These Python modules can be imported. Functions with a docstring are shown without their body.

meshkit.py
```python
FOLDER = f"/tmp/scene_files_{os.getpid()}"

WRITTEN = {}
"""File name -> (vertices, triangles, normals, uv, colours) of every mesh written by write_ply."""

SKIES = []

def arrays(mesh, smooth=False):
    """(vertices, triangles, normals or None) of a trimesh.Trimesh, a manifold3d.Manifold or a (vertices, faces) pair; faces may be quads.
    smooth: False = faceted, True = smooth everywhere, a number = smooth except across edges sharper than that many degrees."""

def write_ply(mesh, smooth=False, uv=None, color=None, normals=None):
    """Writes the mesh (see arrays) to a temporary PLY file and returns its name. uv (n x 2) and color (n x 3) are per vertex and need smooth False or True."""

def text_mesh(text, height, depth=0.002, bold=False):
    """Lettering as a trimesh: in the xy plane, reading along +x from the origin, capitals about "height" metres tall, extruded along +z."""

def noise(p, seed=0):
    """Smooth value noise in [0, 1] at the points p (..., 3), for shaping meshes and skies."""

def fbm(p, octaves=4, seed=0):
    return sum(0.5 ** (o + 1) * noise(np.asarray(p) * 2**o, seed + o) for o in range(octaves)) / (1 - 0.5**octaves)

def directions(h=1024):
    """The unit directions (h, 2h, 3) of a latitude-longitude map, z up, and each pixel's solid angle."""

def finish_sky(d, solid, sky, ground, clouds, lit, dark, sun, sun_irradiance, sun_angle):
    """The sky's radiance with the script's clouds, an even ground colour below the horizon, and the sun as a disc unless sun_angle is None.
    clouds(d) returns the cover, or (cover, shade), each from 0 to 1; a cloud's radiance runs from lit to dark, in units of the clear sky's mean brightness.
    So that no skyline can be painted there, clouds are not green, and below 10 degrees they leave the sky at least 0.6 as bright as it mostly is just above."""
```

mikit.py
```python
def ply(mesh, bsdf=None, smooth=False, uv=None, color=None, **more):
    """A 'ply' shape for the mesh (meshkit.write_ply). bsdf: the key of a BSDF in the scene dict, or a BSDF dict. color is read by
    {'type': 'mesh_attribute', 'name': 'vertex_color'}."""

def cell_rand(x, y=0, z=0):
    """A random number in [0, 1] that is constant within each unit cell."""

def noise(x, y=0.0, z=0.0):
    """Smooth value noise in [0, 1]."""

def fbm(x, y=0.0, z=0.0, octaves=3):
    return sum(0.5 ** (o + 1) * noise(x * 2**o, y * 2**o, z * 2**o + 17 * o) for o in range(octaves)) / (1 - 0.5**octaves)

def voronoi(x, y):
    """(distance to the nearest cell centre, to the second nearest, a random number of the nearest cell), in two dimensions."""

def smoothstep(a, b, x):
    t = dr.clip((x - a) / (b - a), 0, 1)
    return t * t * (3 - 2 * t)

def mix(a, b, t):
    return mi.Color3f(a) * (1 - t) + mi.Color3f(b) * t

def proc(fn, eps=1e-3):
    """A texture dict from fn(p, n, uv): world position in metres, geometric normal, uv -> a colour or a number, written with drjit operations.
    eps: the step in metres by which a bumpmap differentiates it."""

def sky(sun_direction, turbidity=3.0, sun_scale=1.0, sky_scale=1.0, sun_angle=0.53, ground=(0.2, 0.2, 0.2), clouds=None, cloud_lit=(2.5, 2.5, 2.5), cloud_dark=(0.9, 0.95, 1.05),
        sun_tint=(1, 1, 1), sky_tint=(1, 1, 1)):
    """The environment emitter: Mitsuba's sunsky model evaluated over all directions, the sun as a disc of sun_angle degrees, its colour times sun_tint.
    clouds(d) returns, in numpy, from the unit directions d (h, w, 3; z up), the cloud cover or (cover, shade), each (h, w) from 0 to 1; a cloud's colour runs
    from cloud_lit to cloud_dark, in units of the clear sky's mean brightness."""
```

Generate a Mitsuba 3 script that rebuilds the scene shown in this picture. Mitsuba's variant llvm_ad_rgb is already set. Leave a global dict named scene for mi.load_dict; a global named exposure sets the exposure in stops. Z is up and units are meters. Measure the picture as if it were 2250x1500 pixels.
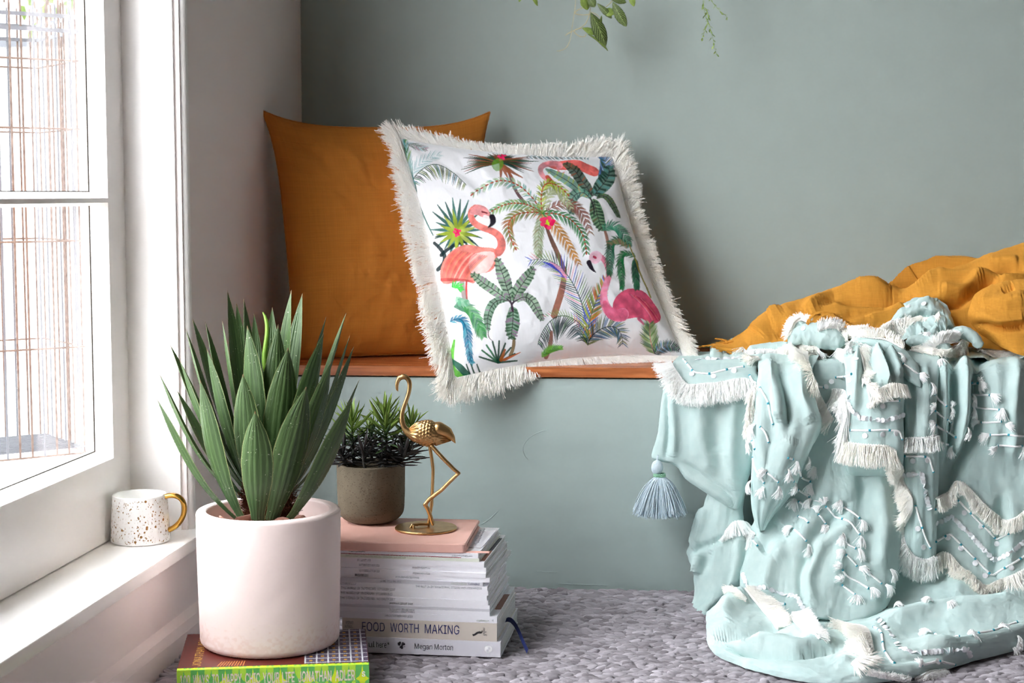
import math, random
import numpy as np
import trimesh
import manifold3d as m3
import drjit as dr
import mitsuba as mi
import mikit, meshkit
from mikit import noise, fbm, voronoi, smoothstep, mix, cell_rand
from scipy.interpolate import make_interp_spline
from scipy.spatial import cKDTree

T = mi.ScalarTransform4f
scene, labels = {}, {}

# ------------------------------------------------------------------ camera
FPX, PITCH, YAW = 3600.0, math.atan(325 / 3600.0), math.radians(4.5)
CAM = np.array([0.0, 0.0, 0.80])
FWD = np.array([-math.sin(YAW) * math.cos(PITCH), math.cos(YAW) * math.cos(PITCH), -math.sin(PITCH)])
RIGHT = np.array([math.cos(YAW), math.sin(YAW), 0.0])
UP = np.cross(RIGHT, FWD)
scene['camera'] = {'type': 'thinlens', 'fov': math.degrees(2 * math.atan(1125 / FPX)), 'fov_axis': 'x', 'near_clip': 0.05, 'far_clip': 200.0,
                   'aperture_radius': 0.005, 'focus_distance': 3.0,
                   'to_world': T().look_at(origin=CAM.tolist(), target=(CAM + FWD).tolist(), up=[0, 0, 1])}
exposure = 5.62

# ------------------------------------------------------------------ sky: bright, even overcast; no direct sun
def overcast(d):
    return np.ones(d.shape[:2]) * 0.97, 0.25 * meshkit.fbm(d * 3.0, 3, 5)
scene['sky'] = mikit.sky((-0.75, -0.35, 0.55), turbidity=4.0, sun_scale=0.0, sky_scale=1.0, ground=(0.55, 0.55, 0.53), clouds=overcast,
                         cloud_lit=(2.53, 2.6, 2.66), cloud_dark=(1.86, 1.95, 2.02))

# ------------------------------------------------------------------ tools
def ray(px, py):
    px, py = np.asarray(px, float), np.asarray(py, float)
    return FWD + ((px - 1125) / FPX)[..., None] * RIGHT - ((py - 750) / FPX)[..., None] * UP

def at(px, py, y):
    """The point of the room at depth y that the sketch places at (px, py)."""
    d = ray(px, py)
    return CAM + d * (np.asarray(y, float) / d[..., 1])[..., None]

def at_z(px, py, z):
    d = ray(px, py)
    return CAM + d * ((z - CAM[2]) / d[..., 2])[..., None]

def cat(*ms):
    ms = [m for x in ms for m in (x if isinstance(x, (list, tuple)) and len(x) and not isinstance(x[0], np.ndarray) else [x])]
    vs, fs, n = [], [], 0
    for v, f in (vf(m) for m in ms):
        vs.append(v); fs.append(f + n); n += len(v)
    return np.vstack(vs), np.vstack(fs)

def vf(m):
    if hasattr(m, 'to_mesh'):
        q = m.to_mesh(); return np.array(q.vert_properties[:, :3], float), np.array(q.tri_verts, int)
    if hasattr(m, 'vertices'):
        return np.array(m.vertices, float), np.array(m.faces, int)
    v, f = np.asarray(m[0], float), np.asarray(m[1], int)
    if f.shape[1] == 4:
        f = np.vstack([f[:, [0, 1, 2]], f[:, [0, 2, 3]]])
    return v, f

USED = {}
def numbered(name):
    if name not in USED:
        USED[name] = 0
        return name
    USED[name] += 1
    return f'{name}_{USED[name]:03d}'

def say(key, label=None, cat_=None, group=None, kind=None):
    d = labels.setdefault(key, {})
    for a, b in (('label', label), ('category', cat_), ('group', group), ('kind', kind)):
        if b: d[a] = b
    return key

def thing(name, label, cat_, group=None, kind=None):
    return say(numbered(name), label, cat_, group, kind)

def put(name, mesh, mat, smooth=30, parent=None, label=None, kind=None, uv=None, color=None, **more):
    """One entry of the scene: a thing, or a part under its parent's key."""
    key = numbered(f'{parent}__{name}' if parent else name)
    d = mesh if isinstance(mesh, dict) else mikit.ply(mesh if hasattr(mesh, 'vertices') else vf(mesh), mat, smooth=smooth, uv=uv, color=color)
    scene[key] = {**d, **more}
    if label or kind: say(key, label, None, None, kind)
    return key

def struct(name, mesh, mat, smooth=30, parent=None, label=None, cat_=None):
    key = put(name, mesh, mat, smooth, parent)
    return say(key, label, cat_ if parent is None else None, None, 'structure' if parent is None else None)

def box(lo, hi, bevel=0.0):
    lo, hi = np.minimum(lo, hi).astype(float), np.maximum(lo, hi).astype(float)
    if bevel <= 0:
        b = trimesh.creation.box(extents=hi - lo); b.apply_translation((lo + hi) / 2); return vf(b)
    s = hi - lo; pts = []
    for sx in (0, 1):
        for sy in (0, 1):
            for sz in (0, 1):
                c = np.array([sx, sy, sz])
                corner = lo + c * s; d = np.where(c, -1, 1) * bevel
                for k in range(3):
                    p = corner + d; p[k] = corner[k]; pts.append(p)
                pts.append(corner + d * 0.35)
    return vf(m3.Manifold.hull_points(np.array(pts, np.float64)))

def moved(m, M):
    v, f = vf(m); M = np.asarray(M, float)
    return v @ M[:3, :3].T + M[:3, 3], f

def frame(origin, x, y, z):
    M = np.eye(4); M[:3, 0], M[:3, 1], M[:3, 2], M[:3, 3] = x, y, z, origin
    return M

def rotz(a, o=(0, 0, 0)):
    c, s = math.cos(a), math.sin(a)
    return frame(np.array(o, float), [c, s, 0], [-s, c, 0], [0, 0, 1])

def unit(v):
    v = np.asarray(v, float)
    return v / np.maximum(np.linalg.norm(v, axis=-1, keepdims=True), 1e-12)

def lathe(profile, n=64):
    p = np.asarray(profile, float); a = np.arange(n) * 2 * math.pi / n
    v = np.stack([p[:, None, 0] * np.cos(a), p[:, None, 0] * np.sin(a), np.repeat(p[:, 1:2], n, 1)], -1).reshape(-1, 3)
    i, j = np.meshgrid(np.arange(len(p) - 1), np.arange(n), indexing='ij')
    q = np.stack([i * n + j, i * n + (j + 1) % n, (i + 1) * n + (j + 1) % n, (i + 1) * n + j], -1).reshape(-1, 4)
    return vf((v, q))

def tubes(P, R, sides=4, caps=False):
    """Many strands at once: P (n, k, 3) points, R radius (scalar, (k,) or (n, k))."""
    P = np.asarray(P, float); n, k = P.shape[:2]
    R = np.broadcast_to(np.asarray(R, float), (n, k))
    t = unit(np.gradient(P, axis=1))
    ref = np.where(np.abs(t[:, :1, 2:]) < 0.8, [0, 0, 1.0], [1.0, 0, 0])
    a = unit(np.cross(t, np.broadcast_to(ref, t.shape))); b = np.cross(t, a)
    ang = np.arange(sides) * 2 * math.pi / sides
    v = P[:, :, None] + R[:, :, None, None] * (np.cos(ang)[:, None] * a[:, :, None] + np.sin(ang)[:, None] * b[:, :, None])
    base = (np.arange(n) * k * sides)[:, None, None]
    i, j = np.meshgrid(np.arange(k - 1), np.arange(sides), indexing='ij')
    q = np.stack([i * sides + j, i * sides + (j + 1) % sides, (i + 1) * sides + (j + 1) % sides, (i + 1) * sides + j], -1).reshape(1, -1, 4) + base
    f = q.reshape(-1, 4)
    v = v.reshape(-1, 3)
    v, f = vf((v, f))
    if caps:
        extra = []
        for e in (0, k - 1):
            r = np.arange(1, sides - 1)
            tri = np.stack([r * 0, r, r + 1], 1)[None] + (np.arange(n) * k * sides + e * sides)[:, None, None]
            extra.append(tri.reshape(-1, 3)[:, ::-1] if e == 0 else tri.reshape(-1, 3))
        f = np.vstack([f] + extra)
    return v, f

def curve(pts, n):
    p = np.asarray(pts, float)
    if len(p) == 2: return p[0] + (p[1] - p[0]) * np.linspace(0, 1, n)[:, None]
    s = np.r_[0, np.cumsum(np.linalg.norm(np.diff(p, axis=0), axis=1) + 1e-9)]
    return make_interp_spline(s, p, k=min(3, len(p) - 1))(np.linspace(0, s[-1], n))

def polyline(pts, step):
    p = np.asarray(pts, float); s = np.r_[0, np.cumsum(np.linalg.norm(np.diff(p, axis=0), axis=1))]
    q = np.linspace(0, s[-1], max(2, int(s[-1] / step) + 1))
    return np.stack([np.interp(q, s, p[:, k]) for k in range(p.shape[1])], 1)

def grid_faces(nr, nc):
    i, j = np.meshgrid(np.arange(nr - 1), np.arange(nc - 1), indexing='ij')
    a = i * nc + j
    return np.stack([a, a + nc, a + nc + 1, a + 1], -1).reshape(-1, 4)

def surf_normals(X):
    return unit(np.cross(np.gradient(X, axis=1), np.gradient(X, axis=0)))

def spline_grid(rows, nr, nc):
    A = np.asarray(rows, float); r, c = A.shape[:2]
    A = make_interp_spline(np.arange(r), A, k=min(3, r - 1), axis=0)(np.linspace(0, r - 1, nr))
    return make_interp_spline(np.arange(c), A, k=min(3, c - 1), axis=1)(np.linspace(0, c - 1, nc))

def blob(points, radii, refine=0.006, smooth_it=6):
    """Hulls of neighbouring spheres along a chain, joined and smoothed."""
    out = m3.Manifold()
    for i in range(len(points) - 1):
        hull = m3.Manifold.batch_hull([m3.Manifold.sphere(float(radii[k]), 24).translate(list(map(float, points[k]))) for k in (i, i + 1)])
        out = out + hull
    out = out.refine_to_length(refine)
    m = trimesh.Trimesh(*vf(out), process=True)
    if smooth_it: trimesh.smoothing.filter_taubin(m, iterations=smooth_it)
    return m

def merge(*ms): return cat(*ms)

# ------------------------------------------------------------------ materials
def srgb(r, g, b):
    c = np.array([r, g, b], float) / 255
    return np.where(c <= 0.04045, c / 12.92, ((c + 0.055) / 1.055) ** 2.4).tolist()

def rgb(c): return {'type': 'rgb', 'value': list(map(float, c))}

def mat(key, color, rough=0.6, metal=0.0, spec=0.5, bump=None, bscale=1.0, **more):
    base = color if isinstance(color, dict) else rgb(color)
    d = {'type': 'principled', 'base_color': base, 'roughness': rough, 'metallic': metal, 'specular': spec, **more}
    if bump is not None:
        d = {'type': 'bumpmap', 'relief': bump, 'scale': bscale, 'bsdf': d}
    scene[key] = {'type': 'twosided', 'bsdf': d}
    return key
def grain(sx, sy, sz):
    return lambda p, n, uv: fbm(p.x * sx, p.y * sy, p.z * sz, 3)

def paint_color(p, n, uv):
    t = fbm(p.x * 3, p.y * 3, p.z * 3, 3)
    return mix(srgb(165, 178, 174), srgb(170, 183, 179), t)
def brush_bump(p, n, uv):
    return fbm(p.x * 22, p.y * 22, p.z * 190, 3) * 0.5 + fbm(p.x * 9, p.y * 9, p.z * 30, 2)
mat('wall_paint', mikit.proc(paint_color), 0.55, spec=0.35, bump=mikit.proc(lambda p, n, uv: fbm(p.x * 60, p.y * 60, p.z * 60, 2)), bscale=0.0006)
mat('bench_paint', mikit.proc(lambda p, n, uv: mix(srgb(169, 184, 181), srgb(178, 193, 190), fbm(p.x * 5, p.y * 5, p.z * 14, 3))), 0.42, spec=0.4, bump=mikit.proc(brush_bump), bscale=0.0022)
mat('pier_paint', srgb(236, 227, 225), 0.5, spec=0.35, bump=mikit.proc(lambda p, n, uv: fbm(p.x * 8, p.y * 8, p.z * 8, 3)), bscale=0.002)
mat('white_gloss', srgb(243, 240, 238), 0.28, spec=0.45, bump=mikit.proc(lambda p, n, uv: fbm(p.x * 14, p.y * 14, p.z * 14, 2)), bscale=0.0015)
mat('room_white', srgb(124, 120, 117), 0.8)
mat('floor_wood', srgb(120, 92, 70), 0.5)
def wood_color(p, n, uv):
    g = fbm(p.x * 5, p.y * 60, p.z * 90, 4)
    s = noise(p.x * 26, p.y * 140, p.z * 140)
    return mix(mix(srgb(146, 78, 42), srgb(190, 112, 64), smoothstep(0.2, 0.8, g)), srgb(214, 140, 90), smoothstep(0.62, 0.95, s) * 0.35)
mat('timber', mikit.proc(wood_color), 0.36, spec=0.5, bump=mikit.proc(lambda p, n, uv: fbm(p.x * 12, p.y * 160, p.z * 160, 2)), bscale=0.0006)
scene['pane'] = {'type': 'thindielectric', 'int_ior': 1.5}
mat('putty', srgb(70, 66, 60), 0.9)
# ------------------------------------------------------------------ the room
YB, YW = 3.30, 3.74                 # face of the bench, back wall
SEAT = 0.45                         # top of the bench
CORNER = at(663, 250, YW); CORNER[2] = 0
VP = ray(1610, 425); VP[2] = 0; VP = unit(VP)
WS = -VP                            # along the window wall, towards the viewer
WN = np.array([-WS[1], WS[0], 0.0]) # out of that wall into the room
if WN[0] < 0: WN = -WN
def lw(s, t, z): return CORNER + WS * s + WN * t + np.array([0, 0, z])
LWF = frame(CORNER, WS, WN, [0, 0, 1.0])
def lbox(s0, s1, t0, t1, z0, z1, bevel=0.0): return moved(box([s0, t0, z0], [s1, t1, z1], bevel), LWF)
def on_wall(px, py, t):
    """(s, z) on the plane t in front of the window wall."""
    d = ray(px, py); o = CORNER + WN * t
    k = ((o - CAM) @ WN) / (d @ WN); P = CAM + d * k
    return (P - CORNER) @ WS, P[2]

S_JAMB = on_wall(404, 700, 0.0)[0]
Z_SILL = 0.187
print('corner', CORNER, 's_jamb', S_JAMB, 'sill z', on_wall(428, 1182, 0.03), on_wall(241, 1177, -0.10))
S_END, Z_HEAD = 2.40, 2.6
H = 2.85
struct('wall_back', box([-0.9, YW, -0.03], [3.2, YW + 0.12, H]), 'wall_paint')
struct('wall_left', cat(lbox(-0.12, S_JAMB, -0.16, 0, -0.03, H), lbox(S_JAMB, S_END, -0.16, 0, -0.03, Z_SILL - 0.03), lbox(S_JAMB, S_END, -0.16, 0, Z_HEAD, H), lbox(S_END, 6.4, -0.16, 0, -0.03, H)), 'pier_paint')
struct('floor', box([-1.3, -2.4, -0.08], [3.2, YW + 0.1, -0.022]), 'floor_wood')
struct('ceiling', box([-1.3, -2.4, H], [3.2, YW + 0.12, H + 0.1]), 'room_white')
struct('wall_right', box([3.1, -2.4, -0.03], [3.2, YW, H]), 'room_white')
struct('wall_rear', box([-1.3, -2.4, -0.03], [3.2, -2.3, H]), 'room_white')
# rounded bead on the arris of the window reveal, with its little groove
a = np.linspace(0, 2 * math.pi, 25)[:-1]
bead = tubes(np.array([[lw(S_JAMB - 0.017, -0.003, Z_SILL - 0.004), lw(S_JAMB - 0.017, -0.003, 1.4), lw(S_JAMB - 0.017, -0.003, H - 0.01)]]), 0.0125, 20)
struct('trim_1', bead, 'white_gloss', True)
# lining of the reveal (faces the viewer)
struct('trim_2', lbox(S_JAMB - 0.001, S_JAMB + 0.006, -0.155, -0.010, Z_SILL - 0.02, Z_HEAD), 'white_gloss')
# skirting with a rounded foot below the sill
prof = [(0.0, 0.165), (0.010, 0.165), (0.013, 0.160), (0.013, 0.075), (0.016, 0.055), (0.030, 0.045), (0.036, 0.03), (0.036, -0.022), (0, -0.022)]
pv = np.array([lw(s, t, z) for s in (-0.0, 6.2) for t, z in prof]); n_ = len(prof)
struct('baseboard_left', (pv, np.array([[i, (i + 1) % n_, n_ + (i + 1) % n_, n_ + i] for i in range(n_)])), 'pier_paint', 20)

# window: frame, two stacked sashes, glass, sill
win = struct('window_1', cat(lbox(S_JAMB, S_END, -0.155, -0.128, Z_SILL - 0.03, Z_SILL + 0.02), lbox(S_END - 0.03, S_END, -0.155, 0, Z_SILL, Z_HEAD), lbox(S_JAMB, S_END, -0.155, -0.01, Z_HEAD - 0.02, Z_HEAD)), 'white_gloss', label='tall white timber window with a low sill, cage seen through its glass')
T_F, T_G = -0.105, -0.138            # room face of the sashes, the glass
s0 = S_JAMB + 0.006
s_st, _ = on_wall(243, 700, T_F); s_gl, _ = on_wall(206, 900, T_G)
_, z_br = on_wall(245, 1001, T_F); _, z_gb = on_wall(207, 992, T_G)
_, z_mr1 = on_wall(150, 426, T_F); _, z_mr0 = on_wall(150, 441, T_F)
print('sash', s0, s_st, s_gl, 'z', z_br, z_gb, z_mr0, z_mr1)
z_lt = on_wall(150, 453, T_G)[1]
S_BAYS = [(s0, S_END - 0.03)]
def sash(sa, sb, za, zb, zga, zgb, st):
    """Stiles and rails with bevelled inner edges round one pane."""
    v = []
    outer = [(sa, za), (sb, za), (sb, zb), (sa, zb)]
    inner = [(sa + st, za + (zga - za) * 0.0 + max(zga - za - 0.012, 0.004)), (sb - st, max(zga - 0.012, za + 0.004)), (sb - st, min(zgb + 0.012, zb - 0.004)), (sa + st, min(zgb + 0.012, zb - 0.004))]
    glass = [(sa + st + 0.006, zga), (sb - st - 0.006, zga), (sb - st - 0.006, zgb), (sa + st + 0.006, zgb)]
    for ring, t in ((outer, T_G - 0.012), (outer, T_F), (inner, T_F), (glass, T_G), (glass, T_G - 0.012)):
        v += [lw(s, t, z) for s, z in ring]
    f = [[r * 4 + k, r * 4 + (k + 1) % 4, (r + 1) * 4 + (k + 1) % 4, (r + 1) * 4 + k] for r in range(4) for k in range(4)]
    f += [[16 + k, 16 + (k + 1) % 4, (k + 1) % 4, k] for k in range(4)]
    g = box([glass[0][0], T_G - 0.002, zga], [glass[1][0], T_G, zgb])
    return (np.array(v), np.array(f)), glass
for i, (sa, sb) in enumerate(S_BAYS):
    if i: put('mullion', lbox(S_BAYS[i - 1][1], sa, -0.155, -0.09, Z_SILL, Z_HEAD, 0.004), 'white_gloss', parent=win)
    st = max(s_st - s0, 0.03)
    for (za, zb, zga, zgb) in ((Z_SILL + 0.002, z_mr0, z_gb, z_lt), (z_mr0, Z_HEAD - 0.02, z_mr1 + 0.004, Z_HEAD - 0.08)):
        m, g = sash(sa, sb, za, zb, zga, zgb, st)
        k = put('sash', m, 'white_gloss', False, win)
        quad = np.array([lw(s, T_G - 0.004, z) for s, z in g])
        put('pane', (quad, np.array([[0, 1, 2, 3]])), 'pane', False, k)
        line = np.array([[lw(*p) for p in ((g[q][0], T_G + 0.0005, g[q][1]), ((g[q][0] + g[(q + 1) % 4][0]) / 2, T_G + 0.0005, (g[q][1] + g[(q + 1) % 4][1]) / 2), (g[(q + 1) % 4][0], T_G + 0.0005, g[(q + 1) % 4][1]))] for q in (0, 3)])
        put('putty_line', tubes(line, 0.0012, 5), 'putty', True, k)
struct('sill_board', lbox(S_JAMB - 0.03, S_END, T_F - 0.02, 0.036, Z_SILL - 0.024, Z_SILL, 0.004), 'white_gloss', parent=win, label='broad glossy white window sill')
struct('trim_3', lbox(S_JAMB - 0.01, S_END, 0, 0.012, Z_SILL - 0.045, Z_SILL - 0.024, 0.003), 'pier_paint')

# built-in bench
bench = thing('window_bench', 'built-in bench with sage green plastered front and reddish timber seat', 'bench')
X0B = -1.2
def to_wall(y0, y1, z0, z1, gap=0.0):
    """A slab from the window wall to the right-hand wall."""
    xs = [CORNER[0] + (y - YW) * VP[0] / VP[1] + gap for y in (y0, y1)]
    pts = [(xs[0], y0), (3.1, y0), (3.1, y1), (xs[1], y1)]
    v = np.array([(x, y, z) for z in (z0, z1) for x, y in pts])
    return v, np.array([[3, 2, 1, 0], [4, 5, 6, 7], [0, 1, 5, 4], [1, 2, 6, 5], [2, 3, 7, 6], [3, 0, 4, 7]])
put('base', to_wall(YB, YW, -0.022, SEAT - 0.024), 'bench_paint', parent=bench, label='sage green painted front of the bench')
put('seat_board', to_wall(YB - 0.008, YW, SEAT - 0.020, SEAT), 'timber', parent=bench, label='oiled reddish timber seat board')

mat('bench_ridge', srgb(186, 198, 198), 0.4)
for pts in ([(1228, 1282), (1275, 1284), (1336, 1286)], [(1176, 1255), (1200, 1256), (1226, 1257)], [(1160, 1010), (1150, 980), (1178, 952), (1200, 945)], [(1010, 1165), (1060, 1150), (1096, 1120)]):
    c = curve([at(x, y, YB - 0.0004) for x, y in pts], 16)
    put('paint_ridge', tubes(c[None], 0.0009, 5), 'bench_paint', True, bench)
# ------------------------------------------------------------------ cushions
class Cushion:
    """A stuffed square cover: corners TL, TR, BR, BL in the room, edges bowed inwards, both faces swelling from the seam."""
    def __init__(s, tl, tr, br, bl, thick, bow, seed=0, wr=0.004, sag=None, ear=2.0):
        s.ear = ear
        s.c = [np.array(x, float) for x in (tl, tr, br, bl)]; s.thick, s.bow, s.seed, s.wr = thick, bow, seed, wr
        s.sag = sag or (lambda u, v: np.zeros_like(u))
        s.n = unit(np.cross(s.c[1] - s.c[0], s.c[3] - s.c[0])) # faces the viewer
        if s.n @ (CAM - s.c[0]) < 0: s.n = -s.n
    def flat(s, u, v, c=None):
        c = s.c if c is None else c
        bt, br, bb, bl = s.bow
        uu = u + (1 - np.abs(v) ** s.ear) * np.where(u > 0, -br * np.abs(u) ** 1.5, bl * np.abs(u) ** 1.5)
        vv = v + (1 - np.abs(u) ** s.ear) * np.where(v > 0, -bb * np.abs(v) ** 1.5, bt * np.abs(v) ** 1.5)
        a, b = ((uu + 1) / 2)[..., None], ((vv + 1) / 2)[..., None]
        return (1 - a) * (1 - b) * c[0] + a * (1 - b) * c[1] + a * b * c[2] + (1 - a) * b * c[3]
    def face(s, u, v, side=1):
        h = s.thick * (np.clip(1 - np.abs(u) ** 2.2, 0, 1) * np.clip(1 - np.abs(v) ** 2.2, 0, 1)) ** 0.52
        r = np.maximum(np.abs(u), np.abs(v))
        q = np.stack([u * 3.1 + s.seed, v * 3.1, u * 0 + side], -1)
        w = (meshkit.fbm(q, 4, s.seed) - 0.5) * s.wr * 3.0
        ang = np.arctan2(v, u)                                      # creases running out of the corners
        cr = np.abs(np.sin(2 * ang)) ** 3 * np.clip(r - 0.35, 0, 1) * np.clip(1.02 - r, 0, 1) * 4
        w = w + s.wr * cr * (meshkit.noise(np.stack([ang * 9 + 3, r * 1.5, r * 0 + s.seed], -1), s.seed) - 0.5) * 3.0
        w = w * np.clip((1 - r) * 9, 0, 1)
        off = s.sag(u, v)
        return s.flat(u, v) + s.n * (side * (h * (1.0 if side > 0 else 0.75)) + w + off)[..., None]
    def mesh(s, side, nr=120, edge=1.6):
        t = np.linspace(-1, 1, nr); t = np.sign(t) * (1 - (1 - np.abs(t)) ** edge)
        V, U = np.meshgrid(t, t, indexing='ij')
        X = s.face(U, V, side)
        f = grid_faces(nr, nr)
        return (X.reshape(-1, 3), f if side > 0 else f[:, ::-1]), U, V, X

# the plain mustard one stands in the corner behind
mat('mustard_linen', mikit.proc(lambda p, n, uv: mix(srgb(188, 114, 46), srgb(206, 132, 60), 0.55 * fbm(uv.x * 7, uv.y * 260, 1.0, 2) + 0.45 * fbm(uv.x * 260, uv.y * 7, 4.0, 2))),
    0.9, spec=0.12, sheen=0.25, bump=mikit.proc(lambda p, n, uv: noise(uv.x * 420, uv.y * 40) + noise(uv.x * 40, uv.y * 420)), bscale=0.0006)
def must_sag(u, v):
    return -0.012 * np.exp(-((u + 0.1) ** 2) * 2) * np.clip(-v - 0.2, 0, 1) ** 2
mc = Cushion(at(576, 243, 3.43), at(1076, 246, 3.655), at(1030, 781, 3.535), at(634, 795, 3.405), 0.092, (0.135, 0.06, 0.035, 0.10), 11, 0.008, must_sag, 3.4)
k = thing('mustard_cushion', 'plain mustard linen cushion leaning in the corner behind the flamingo print cushion', 'cushion')
m, U, V, X = mc.mesh(1, 150)
uv = np.stack([U, V], -1).reshape(-1, 2) / 2 + 0.5
put('cover', m, 'mustard_linen', True, k, uv=uv)
m, U, V, X = mc.mesh(-1, 60)
put('back_cover', m, 'mustard_linen', True, k, uv=np.stack([U, V], -1).reshape(-1, 2) / 2 + 0.5)
e = np.linspace(-1, 1, 60)
ring = np.concatenate([mc.flat(e, -np.ones(60)), mc.flat(np.ones(60), e), mc.flat(-e, np.ones(60)), mc.flat(-np.ones(60), -e)])
put('seam', tubes(ring[None], 0.0022, 6), 'mustard_linen', True, k)
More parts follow.
